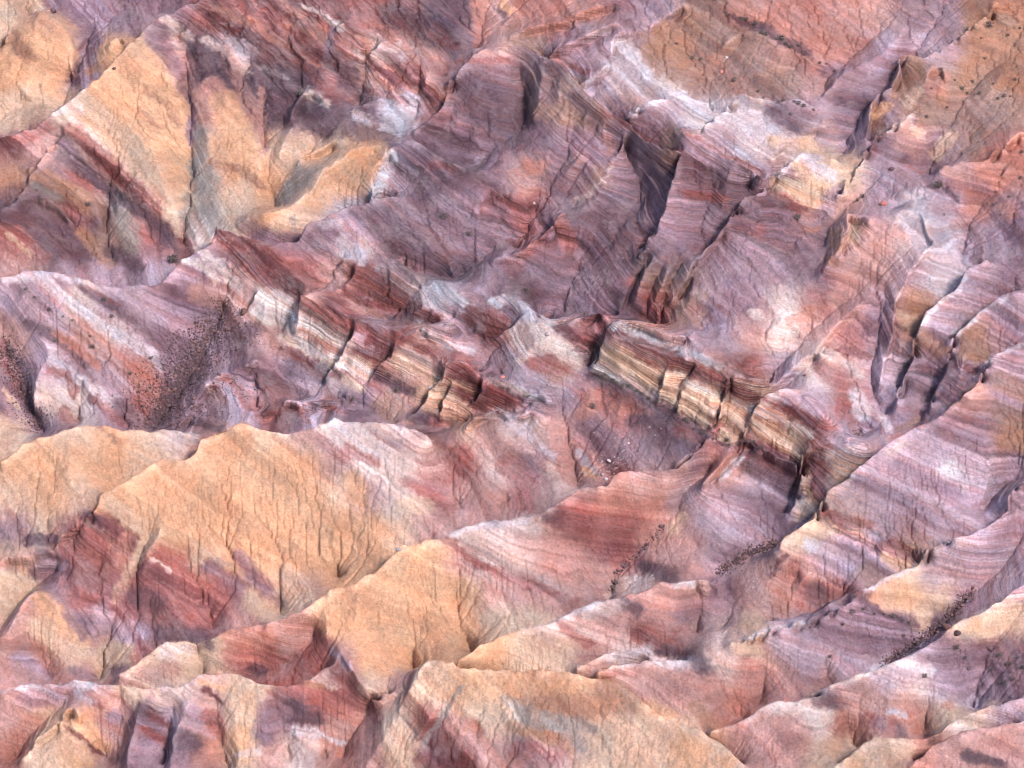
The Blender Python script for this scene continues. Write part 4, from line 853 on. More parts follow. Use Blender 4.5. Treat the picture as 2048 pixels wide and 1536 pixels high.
dust = (np.clip((up - .74) / .18, 0, 1) * np.clip(.45 + .7 * fbm(NX, NB, 50, 50, 171, 4, .6), 0, 1))[..., None] * np.clip(bedding - .2, 0, .5) * .55
mineral = mineral * (1 - dust) + (PAL['w'][:3] * .5 + PAL['L'][:3] * .5) * 1.08 * dust           # pale ash lies on the gentler ground
Kb = resize(blur(resize(K, NX // 4, NB // 4), 14), NX, NB)
crest = np.clip((K - Kb - .12) / .9, 0, 1)[..., None] * np.clip(.6 + .6 * fbm(NX, NB, 70, 70, 181, 3, .6), 0, 1)[..., None]
mineral = mineral * (1 + .32 * crest) + .035 * crest            # crest highlights painted into the colour of the convex ground
mineral = np.clip(mineral, 0.015, 0.72).astype(np.float32)

# ------------------------------------------------------------------ ground material
def ground_material():
    m = bpy.data.materials.new('weathered_clay')
    m.use_nodes = True
    n, l = m.node_tree.nodes, m.node_tree.links
    p = n['Principled BSDF']
    p.inputs['Roughness'].default_value = 0.95
    p.inputs['Specular IOR Level'].default_value = 0.15
    a = n.new('ShaderNodeAttribute'); a.attribute_name = 'mineral'
    g = n.new('ShaderNodeNewGeometry')
    def noise(scale, detail, rough=.6):
        t = n.new('ShaderNodeTexNoise')
        t.inputs['Scale'].default_value, t.inputs['Detail'].default_value, t.inputs['Roughness'].default_value = scale, detail, rough
        l.new(g.outputs['Position'], t.inputs['Vector'])
        return t
    n1, n2 = noise(2.2, 6, .7), noise(7.0, 4, .7)
    def ramp(src, lo, hi):
        r = n.new('ShaderNodeMapRange')
        r.inputs['From Min'].default_value, r.inputs['From Max'].default_value = .3, .7
        r.inputs['To Min'].default_value, r.inputs['To Max'].default_value = lo, hi
        l.new(src, r.inputs['Value'])
        return r.outputs[0]
    mu = n.new('ShaderNodeMath'); mu.operation = 'MULTIPLY'
    l.new(ramp(n1.outputs['Fac'], .80, 1.20), mu.inputs[0]); l.new(ramp(n2.outputs['Fac'], .72, 1.24), mu.inputs[1])
    # thin beds: noise drawn out along the bedding planes
    st = n.new('ShaderNodeAttribute'); st.attribute_name = 'stratum'
    sx = n.new('ShaderNodeSeparateXYZ'); l.new(g.outputs['Position'], sx.inputs[0])
    def scaled(src, k):
        q = n.new('ShaderNodeMath'); q.operation = 'MULTIPLY'; q.inputs[1].default_value = k
        l.new(src, q.inputs[0]); return q.outputs[0]
    cv = n.new('ShaderNodeCombineXYZ')
    l.new(scaled(st.outputs['Fac'], 2.6), cv.inputs[0]); l.new(scaled(sx.outputs[0], .10), cv.inputs[1]); l.new(scaled(sx.outputs[1], .10), cv.inputs[2])
    n3 = n.new('ShaderNodeTexNoise')
    n3.inputs['Scale'].default_value, n3.inputs['Detail'].default_value, n3.inputs['Roughness'].default_value = 1.0, 3, .65
    l.new(cv.outputs[0], n3.inputs['Vector'])
    ba = n.new('ShaderNodeAttribute'); ba.attribute_name = 'bare'
    bed = n.new('ShaderNodeMix'); bed.data_type = 'FLOAT'
    l.new(ba.outputs['Fac'], bed.inputs['Factor']); bed.inputs['A'].default_value = 1.0
    l.new(ramp(n3.outputs['Fac'], .52, 1.36), bed.inputs['B'])
    # pits and chips: sparse dark specks
    n4 = noise(3.1, 3, .6)
    pit = n.new('ShaderNodeMapRange')
    pit.inputs['From Min'].default_value, pit.inputs['From Max'].default_value = .60, .70
    pit.inputs['To Min'].default_value, pit.inputs['To Max'].default_value = 1.0, .55
    l.new(n4.outputs['Fac'], pit.inputs['Value'])
    mp = n.new('ShaderNodeMath'); mp.operation = 'MULTIPLY'
    l.new(mu.outputs[0], mp.inputs[0]); l.new(pit.outputs[0], mp.inputs[1])
    mu = mp
    mb = n.new('ShaderNodeMath'); mb.operation = 'MULTIPLY'
    l.new(mu.outputs[0], mb.inputs[0]); l.new(bed.outputs['Result'], mb.inputs[1])
    mu = mb
    mx = n.new('ShaderNodeVectorMath'); mx.operation = 'SCALE'
    l.new(a.outputs['Color'], mx.inputs[0]); l.new(mu.outputs[0], mx.inputs['Scale'])
    l.new(mx.outputs[0], p.inputs['Base Color'])
    b = n.new('ShaderNodeBump')
    b.inputs['Strength'].default_value, b.inputs['Distance'].default_value = 0.9, 0.32
    ad = n.new('ShaderNodeMath'); ad.operation = 'ADD'
    l.new(n1.outputs['Fac'], ad.inputs[0]); l.new(n2.outputs['Fac'], ad.inputs[1])
    bh = n.new('ShaderNodeMath'); bh.operation = 'MULTIPLY_ADD'
    hb = n.new('ShaderNodeMath'); hb.operation = 'MULTIPLY'; l.new(n3.outputs['Fac'], hb.inputs[0]); l.new(ba.outputs['Fac'], hb.inputs[1])
    l.new(hb.outputs[0], bh.inputs[0]); bh.inputs[1].default_value = 3.0; l.new(ad.outputs[0], bh.inputs[2])
    l.new(bh.outputs[0], b.inputs['Height'])
    l.new(b.outputs[0], p.inputs['Normal'])
    return m
GROUND = ground_material()

# ------------------------------------------------------------------ meshes
ALLV = np.stack([x, y, z], -1).reshape(-1, 3).astype(np.float32)
ALLC = np.concatenate([mineral.reshape(-1, 3), np.ones((NX * NB, 1), np.float32)], 1)
ALLS = S.astype(np.float32).ravel()
ALLB = np.clip(0.5 * bedding[..., 0] + 0.8 * cliff * np.clip(1.1 + 0.9 * fbm(NX, NB, 60, 60, 61, 3), 0.2, 1), 0, 1).astype(np.float32).ravel()
idx = np.arange(NX * NB).reshape(NB, NX)
FACES = np.stack([idx[:-1, :-1], idx[:-1, 1:], idx[1:, 1:], idx[1:, :-1]], -1).reshape(-1, 4)
def mesh_of(name, faces, mat):
    used, inv = np.unique(faces, return_inverse=True)
    inv = inv.reshape(-1)
    me = bpy.data.meshes.new(name)
    me.vertices.add(len(used)); me.loops.add(len(inv)); me.polygons.add(len(faces))
    me.vertices.foreach_set('co', ALLV[used].ravel())
    me.loops.foreach_set('vertex_index', inv.astype(np.int32))
    me.polygons.foreach_set('loop_start', np.arange(0, len(inv), 4, dtype=np.int32))
    me.polygons.foreach_set('use_smooth', np.ones(len(faces), bool))
    me.update(calc_edges=True)
    at = me.color_attributes.new('mineral', 'FLOAT_COLOR', 'POINT')
    at.data.foreach_set('color', ALLC[used].ravel())
    for nm, A in (('stratum', ALLS), ('bare', ALLB)):
        me.attributes.new(nm, 'FLOAT', 'POINT').data.foreach_set('value', A[used])
    me.materials.append(mat)
    return me

# ---- the slope is one ground, cut along its gullies into hills, each one piece of the setting
SEEDS = [
    ('hill', 'smooth peach dome at the very front with grey bands on its face', '1100,1390 1250,1400 1000,1450 900,1400'),
    ('hill', 'long orange ridge with pink upper flank, first ridge behind the front dome', '750,1230 900,1250 1000,1150 1060,1090 1130,1200'),
    ('hill', 'broad orange ridge with dark red foot below the rubble valley', '400,950 500,950 600,1000 700,1000 850,950'),
    ('hill', 'low orange hill behind the broad orange ridge at the picture edge', '150,950 220,960 60,960'),
    ('hill', 'pink ridge with dark maroon cap patch, rising to the cliff tower', '1250,1290 1050,1330 1350,1230 1500,1190'),
    ('hill', 'two pale pink knolls tucked behind the front dome', '1230,1330 1330,1360 1400,1400'),
    ('hill', 'lilac ridge with orange lower flank in front of the dark stony gully', '1650,1380 1750,1350 1880,1300 1980,1250'),
    ('hill', 'mauve slope with orange tip above the dark stony gully', '1600,1270 1500,1290 1700,1250'),
    ('hill', 'peach knoll with small purple cap beside the front dome', '1560,1440 1480,1480'),
    ('hill', 'pink and peach ridge in the lowest corner', '1780,1510 1850,1490 1930,1440'),
    ('hill', 'rosy dome with a dark smear filling the lowest corner', '1980,1500 2020,1470'),
    ('hill', 'large lilac flank with faint level beds, smoothest big slope', '1850,950 1950,900 1750,1020'),
    ('hill', 'lilac spur ending in an orange nose above the stony gully', '1820,1140 1900,1080 1980,1020'),
    ('hill', 'striped cream and red cliff with pale lilac top', '1300,720 1250,690 1400,760 1480,800 1600,850 1450,720'),
    ('hill', 'chain of small banded red and cream buttresses above the orange ridge', '650,650 560,600 750,720 850,750 900,690 700,620'),
    ('hill', 'pale pyramid hill with red stripes between the two banded cliffs', '1080,720 1000,690 1150,700'),
    ('hill', 'white and mauve striped slope left of the rubble fan', '200,650 300,700 120,700 200,780'),
    ('hill', 'dull red slope below the broad orange ridge', '330,1200 230,1180 420,1220 300,1280'),
    ('hill', 'orange spur leaning beside the dull red slope', '110,1240 80,1200 150,1290'),
    ('hill', 'front row of pink and grey spurs with an orange spike', '150,1430 350,1440 480,1450 600,1450 250,1400'),
    ('hill', 'pale round knoll before the dull red slope', '350,1310 450,1340 560,1310'),
    ('hill', 'orange hill in the far corner with a brown patch', '80,150 100,90'),
    ('hill', 'tall orange hill with a ridge line down its middle', '280,200 330,300 250,260 370,350'),
    ('hill', 'second orange hill, right beside the tall one', '440,270 460,350'),
    ('hill', 'shadowed slope with maroon stripes under the tall orange hill', '130,420 100,360 240,450 300,480'),
    ('hill', 'red and white striped slope along the top edge', '550,100 480,80 650,100 800,180 700,40 600,220'),
    ('hill', 'cluster of small orange humps below the striped slope', '680,330 620,330 590,270'),
    ('hill', 'dusky mauve shoulder with a white crest', '700,450 820,430 900,430 850,330 1000,440'),
    ('hill', 'dark purple hill with a hollow side, crossed by black cracks', '920,180 880,230 970,220'),
    ('hill', 'long mauve cliff with red cap beds and fluted walls', '1180,300 1250,400 1420,420 1500,400 1330,480 1120,420'),
    ('hill', 'brown upper slope dotted with dark shrubs', '1500,120 1650,80 1420,90 1600,200 1750,60'),
    ('hill', 'white topped hill above the long mauve cliff', '1480,240 1400,220 1300,160 1560,260'),
    ('hill', 'mauve hill with an orange bedded face below the white top', '1600,360 1620,330 1540,440'),
    ('hill', 'pink cone with red beds and a grey tip', '1800,270 1780,330 1830,300'),
    ('hill', 'ochre slope with brown ledges in the top corner', '1950,150 2000,60 1900,230 1830,150'),
    ('hill', 'coral slope above the lilac pillars', '1960,340 2020,400 1900,400'),
    ('hill', 'pink dome with a white shoulder beside the long gully', '1640,740 1600,790 1700,760'),
    ('hill', 'row of lilac pillars with ochre bands and dark clefts', '1850,620 1800,680 1930,650 1960,600'),
    ('hill', 'mauve ramp with a chalk white streak above the pillars', '1830,480 1760,480 1700,560'),
    ('hill', 'dark hollow under the striped cliff', '1200,880 1150,850 1280,880'),
    ('hill', 'pink banded hump between the orange ridge and the dark hollow', '1000,920 950,950 1060,960'),
    ('hill', 'mauve slope at the foot of the cliff tower', '1470,970 1420,1040 1350,1080'),
    ('hill', 'rose slope with dark roots of red rock', '1450,1200 1580,1130 1650,1150'),
    ('hill', 'stony brown valley floor filled with rubble', '390,740 360,800 420,650 330,850'),
]
f4 = 4
lx, lb = NX // f4, NB // f4
k4, px4, py4 = resize(K, lx, lb), resize(PX, lx, lb), resize(PY, lx, lb)
wall_lines = []
for P, k in GULLIES:
    Q, f = dense(P, 1.0)
    kk = k[0] + (k[1] - k[0]) * f
    wall_lines.append((*to_slope(Q[:, 0], Q[:, 1], kk), kk))
for P, k, sil, off in RIDGES:
    if sil >= 3:
        Q, f = dense(P, 1.0)
        kk = k[0] + (k[1] - k[0]) * f - min(sil, 6.5) * 0.85
        wall_lines.append((*to_slope(Q[:, 0], Q[:, 1] + off, kk), kk))
_, wall = raster(wall_lines, lx, lb)
owner = np.full((lb, lx), -1, np.int32)
VIS = np.full((PH, PW), -1, np.int64)                       # the grid vertex seen at each half-scale photo pixel
def visible_vertices():
    d = (y - CAM[1]) * FWD[1] + (z - CAM[2]) * FWD[2]
    qx, qy = (PX * 0.5).astype(int).ravel(), (PY * 0.5).astype(int).ravel()
    ok = np.nonzero((qx >= 0) & (qx < PW) & (qy >= 0) & (qy < PH))[0]
    order = ok[np.argsort(-d.ravel()[ok], kind='stable')]
    VIS.ravel()[qy[order] * PW + qx[order]] = order
visible_vertices()
def vertex_at(px, py):
    """grid vertex seen at a photo point"""
    cx, cy = int(np.clip(px / 2, 0, PW - 1)), int(np.clip(py / 2, 0, PH - 1))
    for r in range(12):
        w = VIS[max(0, cy - r):cy + r + 1, max(0, cx - r):cx + r + 1]
        if (w >= 0).any(): return int(w[w >= 0][0])
    return 0
for n, (_, _, p) in enumerate(SEEDS):
    for q in p.split():
        v = vertex_at(*map(float, q.split(',')))
        b_, a_ = min(v // NX // f4, lb - 1), min(v % NX // f4, lx - 1)
        owner[max(0, b_ - 2):b_ + 3, max(0, a_ - 2):a_ + 3] = n
def spread(block, n):
    for i in range(n):
        Pd = np.pad(owner, 1, constant_values=-1)
        free = (owner < 0) & ~block
        if not free.any(): break
        dirs = [Pd[:-2, 1:-1], Pd[2:, 1:-1], Pd[1:-1, :-2], Pd[1:-1, 2:]]
        if i % 2: dirs = dirs[::-1] + [Pd[:-2, :-2], Pd[:-2, 2:], Pd[2:, :-2], Pd[2:, 2:]]
        new = owner.copy()
        for D in dirs: new = np.where((new < 0) & free, D, new)
        if (new == owner).all(): break
        owner[:] = new
thick = wall | np.pad(wall, 1)[:-2, 1:-1] | np.pad(wall, 1)[1:-1, :-2]
spread(thick, 70)
spread(np.zeros_like(wall), 900)
iy = np.minimum(np.arange(NB) // f4, lb - 1)
ix = np.minimum(np.arange(NX) // f4, lx - 1)
OWN = owner[iy][:, ix]
face_own = OWN[:-1, :-1].ravel()
bare_face = (np.clip(cliff, 0, 1)[:-1, :-1] > 0.55).ravel()

# normals of the whole ground, so that neighbouring hills meet without a visible seam
P3 = ALLV.reshape(NB, NX, 3)
NRM = np.cross(np.gradient(P3, axis=1), np.gradient(P3, axis=0))
NRM /= np.linalg.norm(NRM, axis=2, keepdims=True)
NRM = NRM.reshape(-1, 3).astype(np.float32)

def thing(o, label, cat, group=None):
    o['label'], o['category'] = label, cat
    if group: o['group'] = group
    return o
for n, (name, label, _) in enumerate(SEEDS):
    mine = face_own == n
    if not mine.any(): continue
    soft, rock = FACES[mine & ~bare_face], FACES[mine & bare_face]
    if len(rock) < 400: soft, rock = FACES[mine], rock[:0]
    if len(soft) < 400: soft, rock = FACES[mine], rock[:0]
    h = bpy.data.objects.new(name, mesh_of(name, soft, GROUND))
    h['kind'], h['label'], h['group'] = 'structure', label, 'hills of striped badland clay'
    col.objects.link(h)
    if len(rock):
        c = bpy.data.objects.new('cliff_face', mesh_of('cliff_face', rock, GROUND))
        c['label'] = 'bare layered rock face'
        c.parent = h
        col.objects.link(c)

# ---- the land beyond the frame: coarse rings that carry the slope on
def surroundings():
    ring = np.concatenate([idx[0, ::10], idx[::10, -1], idx[-1, ::-10], idx[::-10, 0]])
    base = ALLV[ring]
    c0 = np.array([0, 10, 3], np.float32)
    V, Fc = [base], []
    n = len(ring)
    r2 = np.random.default_rng(5)
    for i, sc in enumerate((1.04, 1.1, 1.2, 1.35, 1.6, 2.0, 2.8, 4.5)):
        P = (base - c0) * sc + c0
        P[:, 2] = P[:, 1] * math.tan(SL) + (base[:, 2] - base[:, 1] * math.tan(SL)) * max(0, 1 - i / 4) + r2.normal(0, min(6, 1 + i), n)
        V.append(P.astype(np.float32))
        for j in range(n):
            a, b = i * n + j, i * n + (j + 1) % n
            Fc.append((a, a + n, b + n, b))
    me = bpy.data.meshes.new('terrain')
    me.from_pydata(np.concatenate(V).tolist(), [], Fc)
    at = me.color_attributes.new('mineral', 'FLOAT_COLOR', 'POINT')
    at.data.foreach_set('color', np.concatenate([np.tile(ALLC[ring], (9, 1))]).ravel())
    me.materials.append(GROUND)
    o = bpy.data.objects.new('terrain', me)
    o['kind'], o['label'] = 'structure', 'striped badland slope running on beyond the hills in view'
    col.objects.link(o)
surroundings()

# ------------------------------------------------------------------ loose rocks, boulders and shrubs
def plain(name, c, rough=.9, var=.25):
    m = bpy.data.materials.new(name)
    m.use_nodes = True
    n, l = m.node_tree.nodes, m.node_tree.links
    p = n['Principled BSDF']
    p.inputs['Roughness'].default_value = rough
    t = n.new('ShaderNodeTexNoise'); t.inputs['Scale'].default_value = 3.0; t.inputs['Detail'].default_value = 5
    tc = n.new('ShaderNodeTexCoord'); oi = n.new('ShaderNodeObjectInfo')
    l.new(tc.outputs['Object'], t.inputs['Vector'])
    r = n.new('ShaderNodeMapRange'); r.inputs['From Min'].default_value, r.inputs['From Max'].default_value = .3, .7
    r.inputs['To Min'].default_value, r.inputs['To Max'].default_value = 1 - var, 1 + var
    l.new(t.outputs['Fac'], r.inputs['Value'])
    r2 = n.new('ShaderNodeMapRange'); r2.inputs['To Min'].default_value, r2.inputs['To Max'].default_value = .7, 1.35
    l.new(oi.outputs['Random'], r2.inputs['Value'])
    mu = n.new('ShaderNodeMath'); mu.operation = 'MULTIPLY'
    l.new(r.outputs[0], mu.inputs[0]); l.new(r2.outputs[0], mu.inputs[1])
    sc = n.new('ShaderNodeVectorMath'); sc.operation = 'SCALE'; sc.inputs[0].default_value = c
    l.new(mu.outputs[0], sc.inputs['Scale']); l.new(sc.outputs[0], p.inputs['Base Color'])
    return m
M_DARK = plain('dark_rock', tuple(lin((100, 70, 74)) * .55))
M_BROWN = plain('brown_rock', tuple(lin((122, 84, 78)) * .6))
M_RED = plain('red_rock', tuple(lin((186, 112, 104)) * .6))
M_PALE = plain('pale_rock', tuple(lin((204, 182, 182)) * .5))
M_LEAF = plain('dusty_leaf', tuple(lin((104, 92, 88)) * .62), var=.4)
M_STEM = plain('dry_stem', tuple(lin((110, 90, 80)) * .5))

import bmesh
def rock_mesh(name, seed, mat, sub=2, cut=5):
    """an angular stone: a ball cut by random planes"""
    r = np.random.default_rng(seed)
    bm = bmesh.new()
    bmesh.ops.create_icosphere(bm, subdivisions=sub, radius=1.0)
    N = r.normal(size=(cut + 6, 3)); N /= np.linalg.norm(N, axis=1, keepdims=True)
    D = r.uniform(.55, .85, len(N))
    for v in bm.verts:
        p = np.array(v.co)
        for nn, dd in zip(N, D):
            h = p @ nn - dd
            if h > 0: p = p - nn * h
        v.co = p * (1 + r.normal(0, .03))
    me = bpy.data.meshes.new(name)
    bm.to_mesh(me); bm.free()
    me.materials.append(mat)
    return me
def shrub_meshes(seed):
    """stems and a loose crown of small leaf faces, about one metre across"""
    r = np.random.default_rng(seed)
    V, Fc = [], []
    for i in range(230):
        d = r.normal(size=3); d /= np.linalg.norm(d)
        c = d * r.uniform(.25, .55) ** 1.0 * np.array([1, 1, .8]) + np.array([0, 0, .38])
        c += .10 * np.array([math.sin(7 * d[0] + seed), math.cos(6 * d[1]), math.sin(5 * d[2])])
        u, w = r.normal(size=3), r.normal(size=3)
        u *= r.uniform(.05, .11) / np.linalg.norm(u); w *= r.uniform(.04, .08) / np.linalg.norm(w)
        k = len(V)
        V += [c - u, c + w, c + u, c - w]; Fc.append((k, k + 1, k + 2, k + 3))
    lv = bpy.data.meshes.new('foliage'); lv.from_pydata([tuple(q) for q in V], [], Fc); lv.materials.append(M_LEAF)
    V, Fc = [], []
    for i in range(7):
        a = i * 2.4 + r.uniform(0, .5)
        tip = np.array([math.cos(a) * r.uniform(.2, .4), math.sin(a) * r.uniform(.2, .4), r.uniform(.4, .75)])
        k = len(V)
        for q in range(3):
            V.append((.03 * math.cos(q * 2.1), .03 * math.sin(q * 2.1), -.15))
        V.append(tuple(tip))
        Fc += [(k, k + 1, k + 3), (k + 1, k + 2, k + 3), (k + 2, k, k + 3)]
    st = bpy.data.meshes.new('stems'); st.from_pydata(V, [], Fc); st.materials.append(M_STEM)
    return lv, st
SHRUBS = [shrub_meshes(i) for i in range(5)]
ROCKS = {k: [rock_mesh('rock', 100 + 7 * i + hash_, m) for i in range(5)] for k, m, hash_ in (('dark', M_DARK, 1), ('brown', M_BROWN, 2), ('red', M_RED, 3), ('pale', M_PALE, 4))}
STONES = {k: [rock_mesh('stone', 300 + 7 * i + h_, m, sub=1, cut=3) for i in range(5)] for k, m, h_ in (('dark', M_DARK, 1), ('brown', M_BROWN, 2), ('pale', M_PALE, 3))}

def ground_at(px, py):
    v = vertex_at(px, py)
    return Vector(ALLV[v].tolist()), Vector(NRM[v].tolist())
def to_px(s):
    P = pts(s)
    return [tuple(q) for q in P]
def put_rock(p, size, kind, label, group=None, name='boulder', squash=.8, meshes=None):
    loc, nn = ground_at(*p)
    o = bpy.data.objects.new(name, random.choice((meshes or ROCKS)[kind]))
    o.location = loc + Vector((0, 0, size * .22))
    o.scale = (size * random.uniform(.85, 1.15), size * random.uniform(.85, 1.15), size * squash * random.uniform(.85, 1.1))
    o.rotation_euler = (random.uniform(-.3, .3), random.uniform(-.3, .3), random.uniform(0, 6.28))
    col.objects.link(o)
    return thing(o, label, 'boulder' if name == 'boulder' else 'stone', group)
M_PX = PIC_W / 2048.0
for s_, r_, kind, label in [
    ('I:1600,722', 11, 'brown', 'big round dark brown boulder beside the dark stony gully'),
    ('I:1665,755', 9, 'dark', 'low dark rock just below the big round brown boulder'),
    ('I:1845,838', 8, 'dark', 'flat dark boulder in the narrow side gully below the big round one'),
    ('I:1725,545', 5, 'dark', 'dark block at the top of the stony gully'),
    ('I:1565,690', 5, 'dark', 'small dark block on the gully bed above the big round boulder'),
    ('C:1225,1197', 9, 'red', 'single brick red boulder on the mauve ramp'),
    ('D:1425,370', 11, 'brown', 'large brown boulder at the head of the rubble fan'),
    ('D:1290,735', 5, 'dark', 'dark block on the lip of the rubble fan'),
    ('E:530,806', 6, 'pale', 'pale rounded rock below the banded buttresses'),
    ('E:1215,492', 6, 'pale', 'pale orange rock crowning the pyramid hill'),
    ('C:1270,990', 7, 'dark', 'dusky round boulder under the pink cone'),
    ('B:1140,1193', 4, 'pale', 'white rock in the gully of the mauve slope'),
    ('E:950,748', 5, 'red', 'small reddish rock on the striped ledge'),
    ('C:310,345', 6, 'pale', 'pale upright rock on the brown upper slope'),
    ('C:280,425', 5, 'red', 'reddish rock under the pale upright one'),
    ('C:1225,785', 4, 'red', 'red stone on the edge of the pink cone'),
    ('F:770,735', 4, 'brown', 'brown rock on the flank of the pink dome'),
    ('A:310,645', 4, 'pale', 'pale rock on the tall orange hill'),
    ('A:668,402', 5, 'brown', 'brown rock near the crest of the tall orange hill'),
    ('H:345,262', 6, 'pale', 'pale rock poking from the crest of the long orange ridge')]:
    put_rock(to_px(s_)[0], r_ * M_PX * 1.05, kind, label)

def put_shrub(p, size, label, group=None):
    loc, nn = ground_at(*p)
    e = bpy.data.objects.new('shrub', None)
    e.location = loc
    e.scale = (size,) * 3
    e.rotation_euler = (0, 0, random.uniform(0, 6.28))
    col.objects.link(e)
    lv, st = random.choice(SHRUBS)
    for nm, me in (('foliage', lv), ('stems', st)):
        c = bpy.data.objects.new(nm, me)
        c.parent = e
        col.objects.link(c)
    return thing(e, label, 'shrub', group)
for s_, r_, label in [
    ('D:1010,75', 11, 'dense dark shrub on the saddle beside the pale crest'),
    ('C:725,1292', 9, 'round dark shrub at the foot of the mauve hill'),
    ('C:1550,1100', 9, 'brown shrub under the small arch on the ridge'),
    ('C:630,235', 8, 'largest dark shrub of the line on the brown upper slope'),
    ('C:1840,160', 9, 'dark shrub below the ochre ledges'),
    ('A:1752,552', 8, 'dark shrub beside the pink gully of the striped slope'),
    ('B:605,1277', 7, 'dark shrub alone on the dusky shoulder'),
    ('A:520,1210', 6, 'small dark shrub on the shadowed maroon slope'),
    ('B:760,1380', 6, 'dark shrub low on the dusky shoulder'),
    ('D:610,300', 6, 'dark shrub high on the white striped slope'),
    ('E:1090,240', 6, 'dark shrub on the mauve slope above the pyramid hill'),
    ('E:1480,930', 7, 'dark shrub on the red wash under the striped cliff'),
    ('E:70,880', 6, 'dark shrub in the hollow below the buttresses'),
    ('E:330,830', 6, 'dark shrub on the scree below the buttresses')]:
    put_shrub(to_px(s_)[0], r_ * M_PX * 2.1, label)
for label, group, s_ in [
    ('dark shrub in the line across the brown upper slope', 'shrubs in a line on the upper slope', 'C:370,110 400,120 430,125 470,140 515,190 540,205 590,235 660,265 680,280 720,265 745,305 760,320 335,95 290,70'),
    ('small dark shrub scattered over the brown upper slope', 'shrubs on the brown slope', 'C:105,350 155,340 20,265 360,460 340,475 500,545 520,570 700,600 760,625 820,640 680,672 850,370 930,410 980,420 890,380 230,10 640,600 730,610 610,590'),
    ('small dark shrub on the ochre slope in the top corner', 'shrubs on the ochre slope', 'C:1805,220 1950,213 2030,160 1750,490 1780,540 1730,550 1600,630 1920,560 1900,575 1480,680 1560,400 1640,470 1690,520 1500,520 1830,340 1860,500 1990,470 1960,560'),
    ('small dark shrub on the coral slope', 'shrubs on the coral slope', 'C:2035,900 1880,1130 1590,1265 1900,1260 1960,1160 2030,1050 1860,1210 1080,1185 1100,1150'),
    ('dark shrub along the foot of the striped cliff', 'shrubs along the cliff foot', 'E:1500,730 1530,745 1560,760 1590,775 1620,790 1650,800 1690,815 1730,835 1770,855 1810,875 1850,890 1900,920 1940,945 1980,970 2020,1000; F:20,985 50,1000 90,1020 130,1045 170,1065 220,1110 250,1115 300,1130 330,1150 290,1145 440,1125 470,1140 500,1155'),
    ('small dark shrub on the mauve slope above the stony gully', 'shrubs on the mauve slope', 'I:1010,590 1040,640 990,700 1060,540 1110,620 1170,640 1230,650 1280,655 1330,680 1380,700 1350,770 920,880 1460,1000'),
    ('small dark shrub on the lilac flank by the picture edge', 'shrubs on the lilac flank', 'I:1900,880 1960,940 2000,900 2030,960 1860,960 1980,1020 1930,1040 1700,900 1660,840 1720,960'),
    ('small dark shrub on the white striped slope', 'shrubs on the striped slope', 'D:300,355 320,540 520,510 620,660 430,420 660,400 200,290 140,245 380,400 540,570 880,640 760,720')]:
    for p in to_px(s_):
        put_shrub((p[0] + random.uniform(-3, 3), p[1] + random.uniform(-3, 3)), random.uniform(2.6, 5.8) * M_PX * 2.0, label, group)

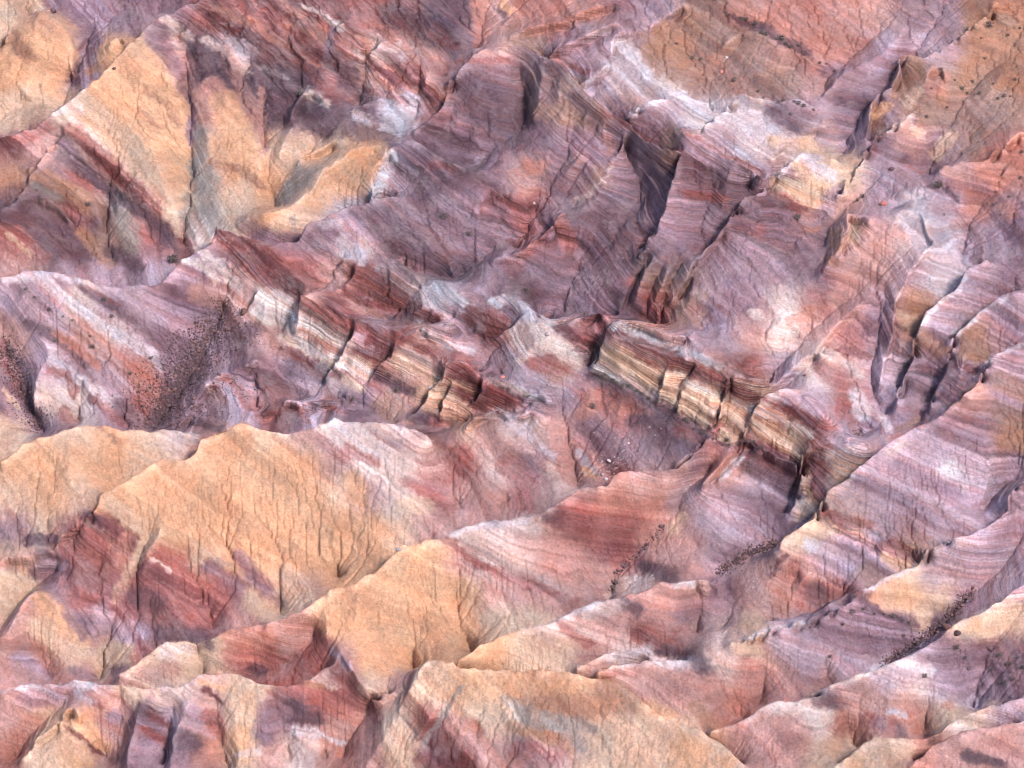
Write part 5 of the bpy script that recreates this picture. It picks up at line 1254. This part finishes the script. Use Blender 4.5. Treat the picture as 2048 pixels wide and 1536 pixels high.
# rubble: the largest stones of each fan one by one, the fine ones as a mass
def scatter(s, w, n):
    P = pts(s)
    Q, f = dense(P, 2.0)
    out = []
    for _ in range(n):
        i = random.randrange(len(Q))
        r = random.gauss(0, w * .4)
        a = random.uniform(0, 6.28)
        q = (Q[i][0] + r * math.cos(a), Q[i][1] + r * math.sin(a))
        if abs(K.flat[vertex_at(*q)] - K.flat[vertex_at(*Q[i])]) < 2.2: out.append(q)      # stay on the same side of a skyline
    return [q for q in out if 0 < q[0] < 2047 and 0 < q[1] < 1535]
FANS = [('dark angular stone in the rubble fan beside the white striped slope', 'stones of the rubble fan', 'D:1300,400 1180,560 1080,720 1000,860 930,980 900,1050', 130, 150, 5200, 'dark'),
        ('dark stone in the far rubble chute by the picture edge', 'stones of the far chute', 'D:40,560 90,700 160,860 230,1040', 45, 50, 1300, 'dark'),
        ('dark stone lying on the bed of the stony gully', 'stones of the stony gully', 'I:1220,930 1340,860 1450,790 1560,690 1650,600 1740,510', 16, 60, 900, 'dark'),
        ('dark stone in the gully under the cliff tower', 'stones under the cliff tower', 'I:270,390 350,330 430,280 520,250 610,220', 17, 40, 600, 'dark'),
        ('pale stone on the floor of the dark hollow', 'stones of the dark hollow', 'E:1560,1330 1640,1220 1680,1120', 90, 5, 130, 'pale'),
        ('stone in the dry gully beside the dark capped pink ridge', 'stones of the dry gully', 'H:1580,500 1640,380 1760,270 1900,110', 9, 25, 120, 'dark')]
stuff_v, stuff_f = {'dark': [], 'pale': []}, {'dark': [], 'pale': []}
tetra = np.array([(1, 0, -.3), (-.5, .87, -.3), (-.5, -.87, -.3), (0.1, 0, .9), (.6, .5, .4)])
tet_f = [(0, 1, 4), (0, 4, 2), (4, 3, 2), (4, 1, 3), (1, 2, 3), (0, 2, 1)]
for label, group, s_, w_, big, fine, kind in FANS:
    for p in scatter(s_, w_, big):
        put_rock(p, random.uniform(2.6, 6.0) * M_PX, random.choice(('dark', 'dark', 'brown')) if kind == 'dark' else kind, label, group, 'stone', .75, STONES)
    for p in scatter(s_, w_ * 1.15, fine):
        loc, _ = ground_at(*p)
        r = random.uniform(1.0, 2.7) * M_PX
        a = random.uniform(0, 6.28)
        c, sn = math.cos(a), math.sin(a)
        k = len(stuff_v[kind])
        for t in tetra:
            q = t * r * (1 + random.uniform(-.25, .25))
            stuff_v[kind].append((loc.x + q[0] * c - q[1] * sn, loc.y + q[0] * sn + q[1] * c, loc.z + q[2]))
        stuff_f[kind] += [tuple(i + k for i in t) for t in tet_f]
for kind, m, label in (('dark', M_DARK, 'fine dark rubble strewn along fans and gully beds'), ('pale', M_PALE, 'fine pale rubble on the floor of the dark hollow')):
    me = bpy.data.meshes.new('rubble')
    me.from_pydata(stuff_v[kind], [], stuff_f[kind])
    me.materials.append(m)
    o = bpy.data.objects.new('rubble', me)
    o['kind'], o['label'] = 'stuff', label
    col.objects.link(o)
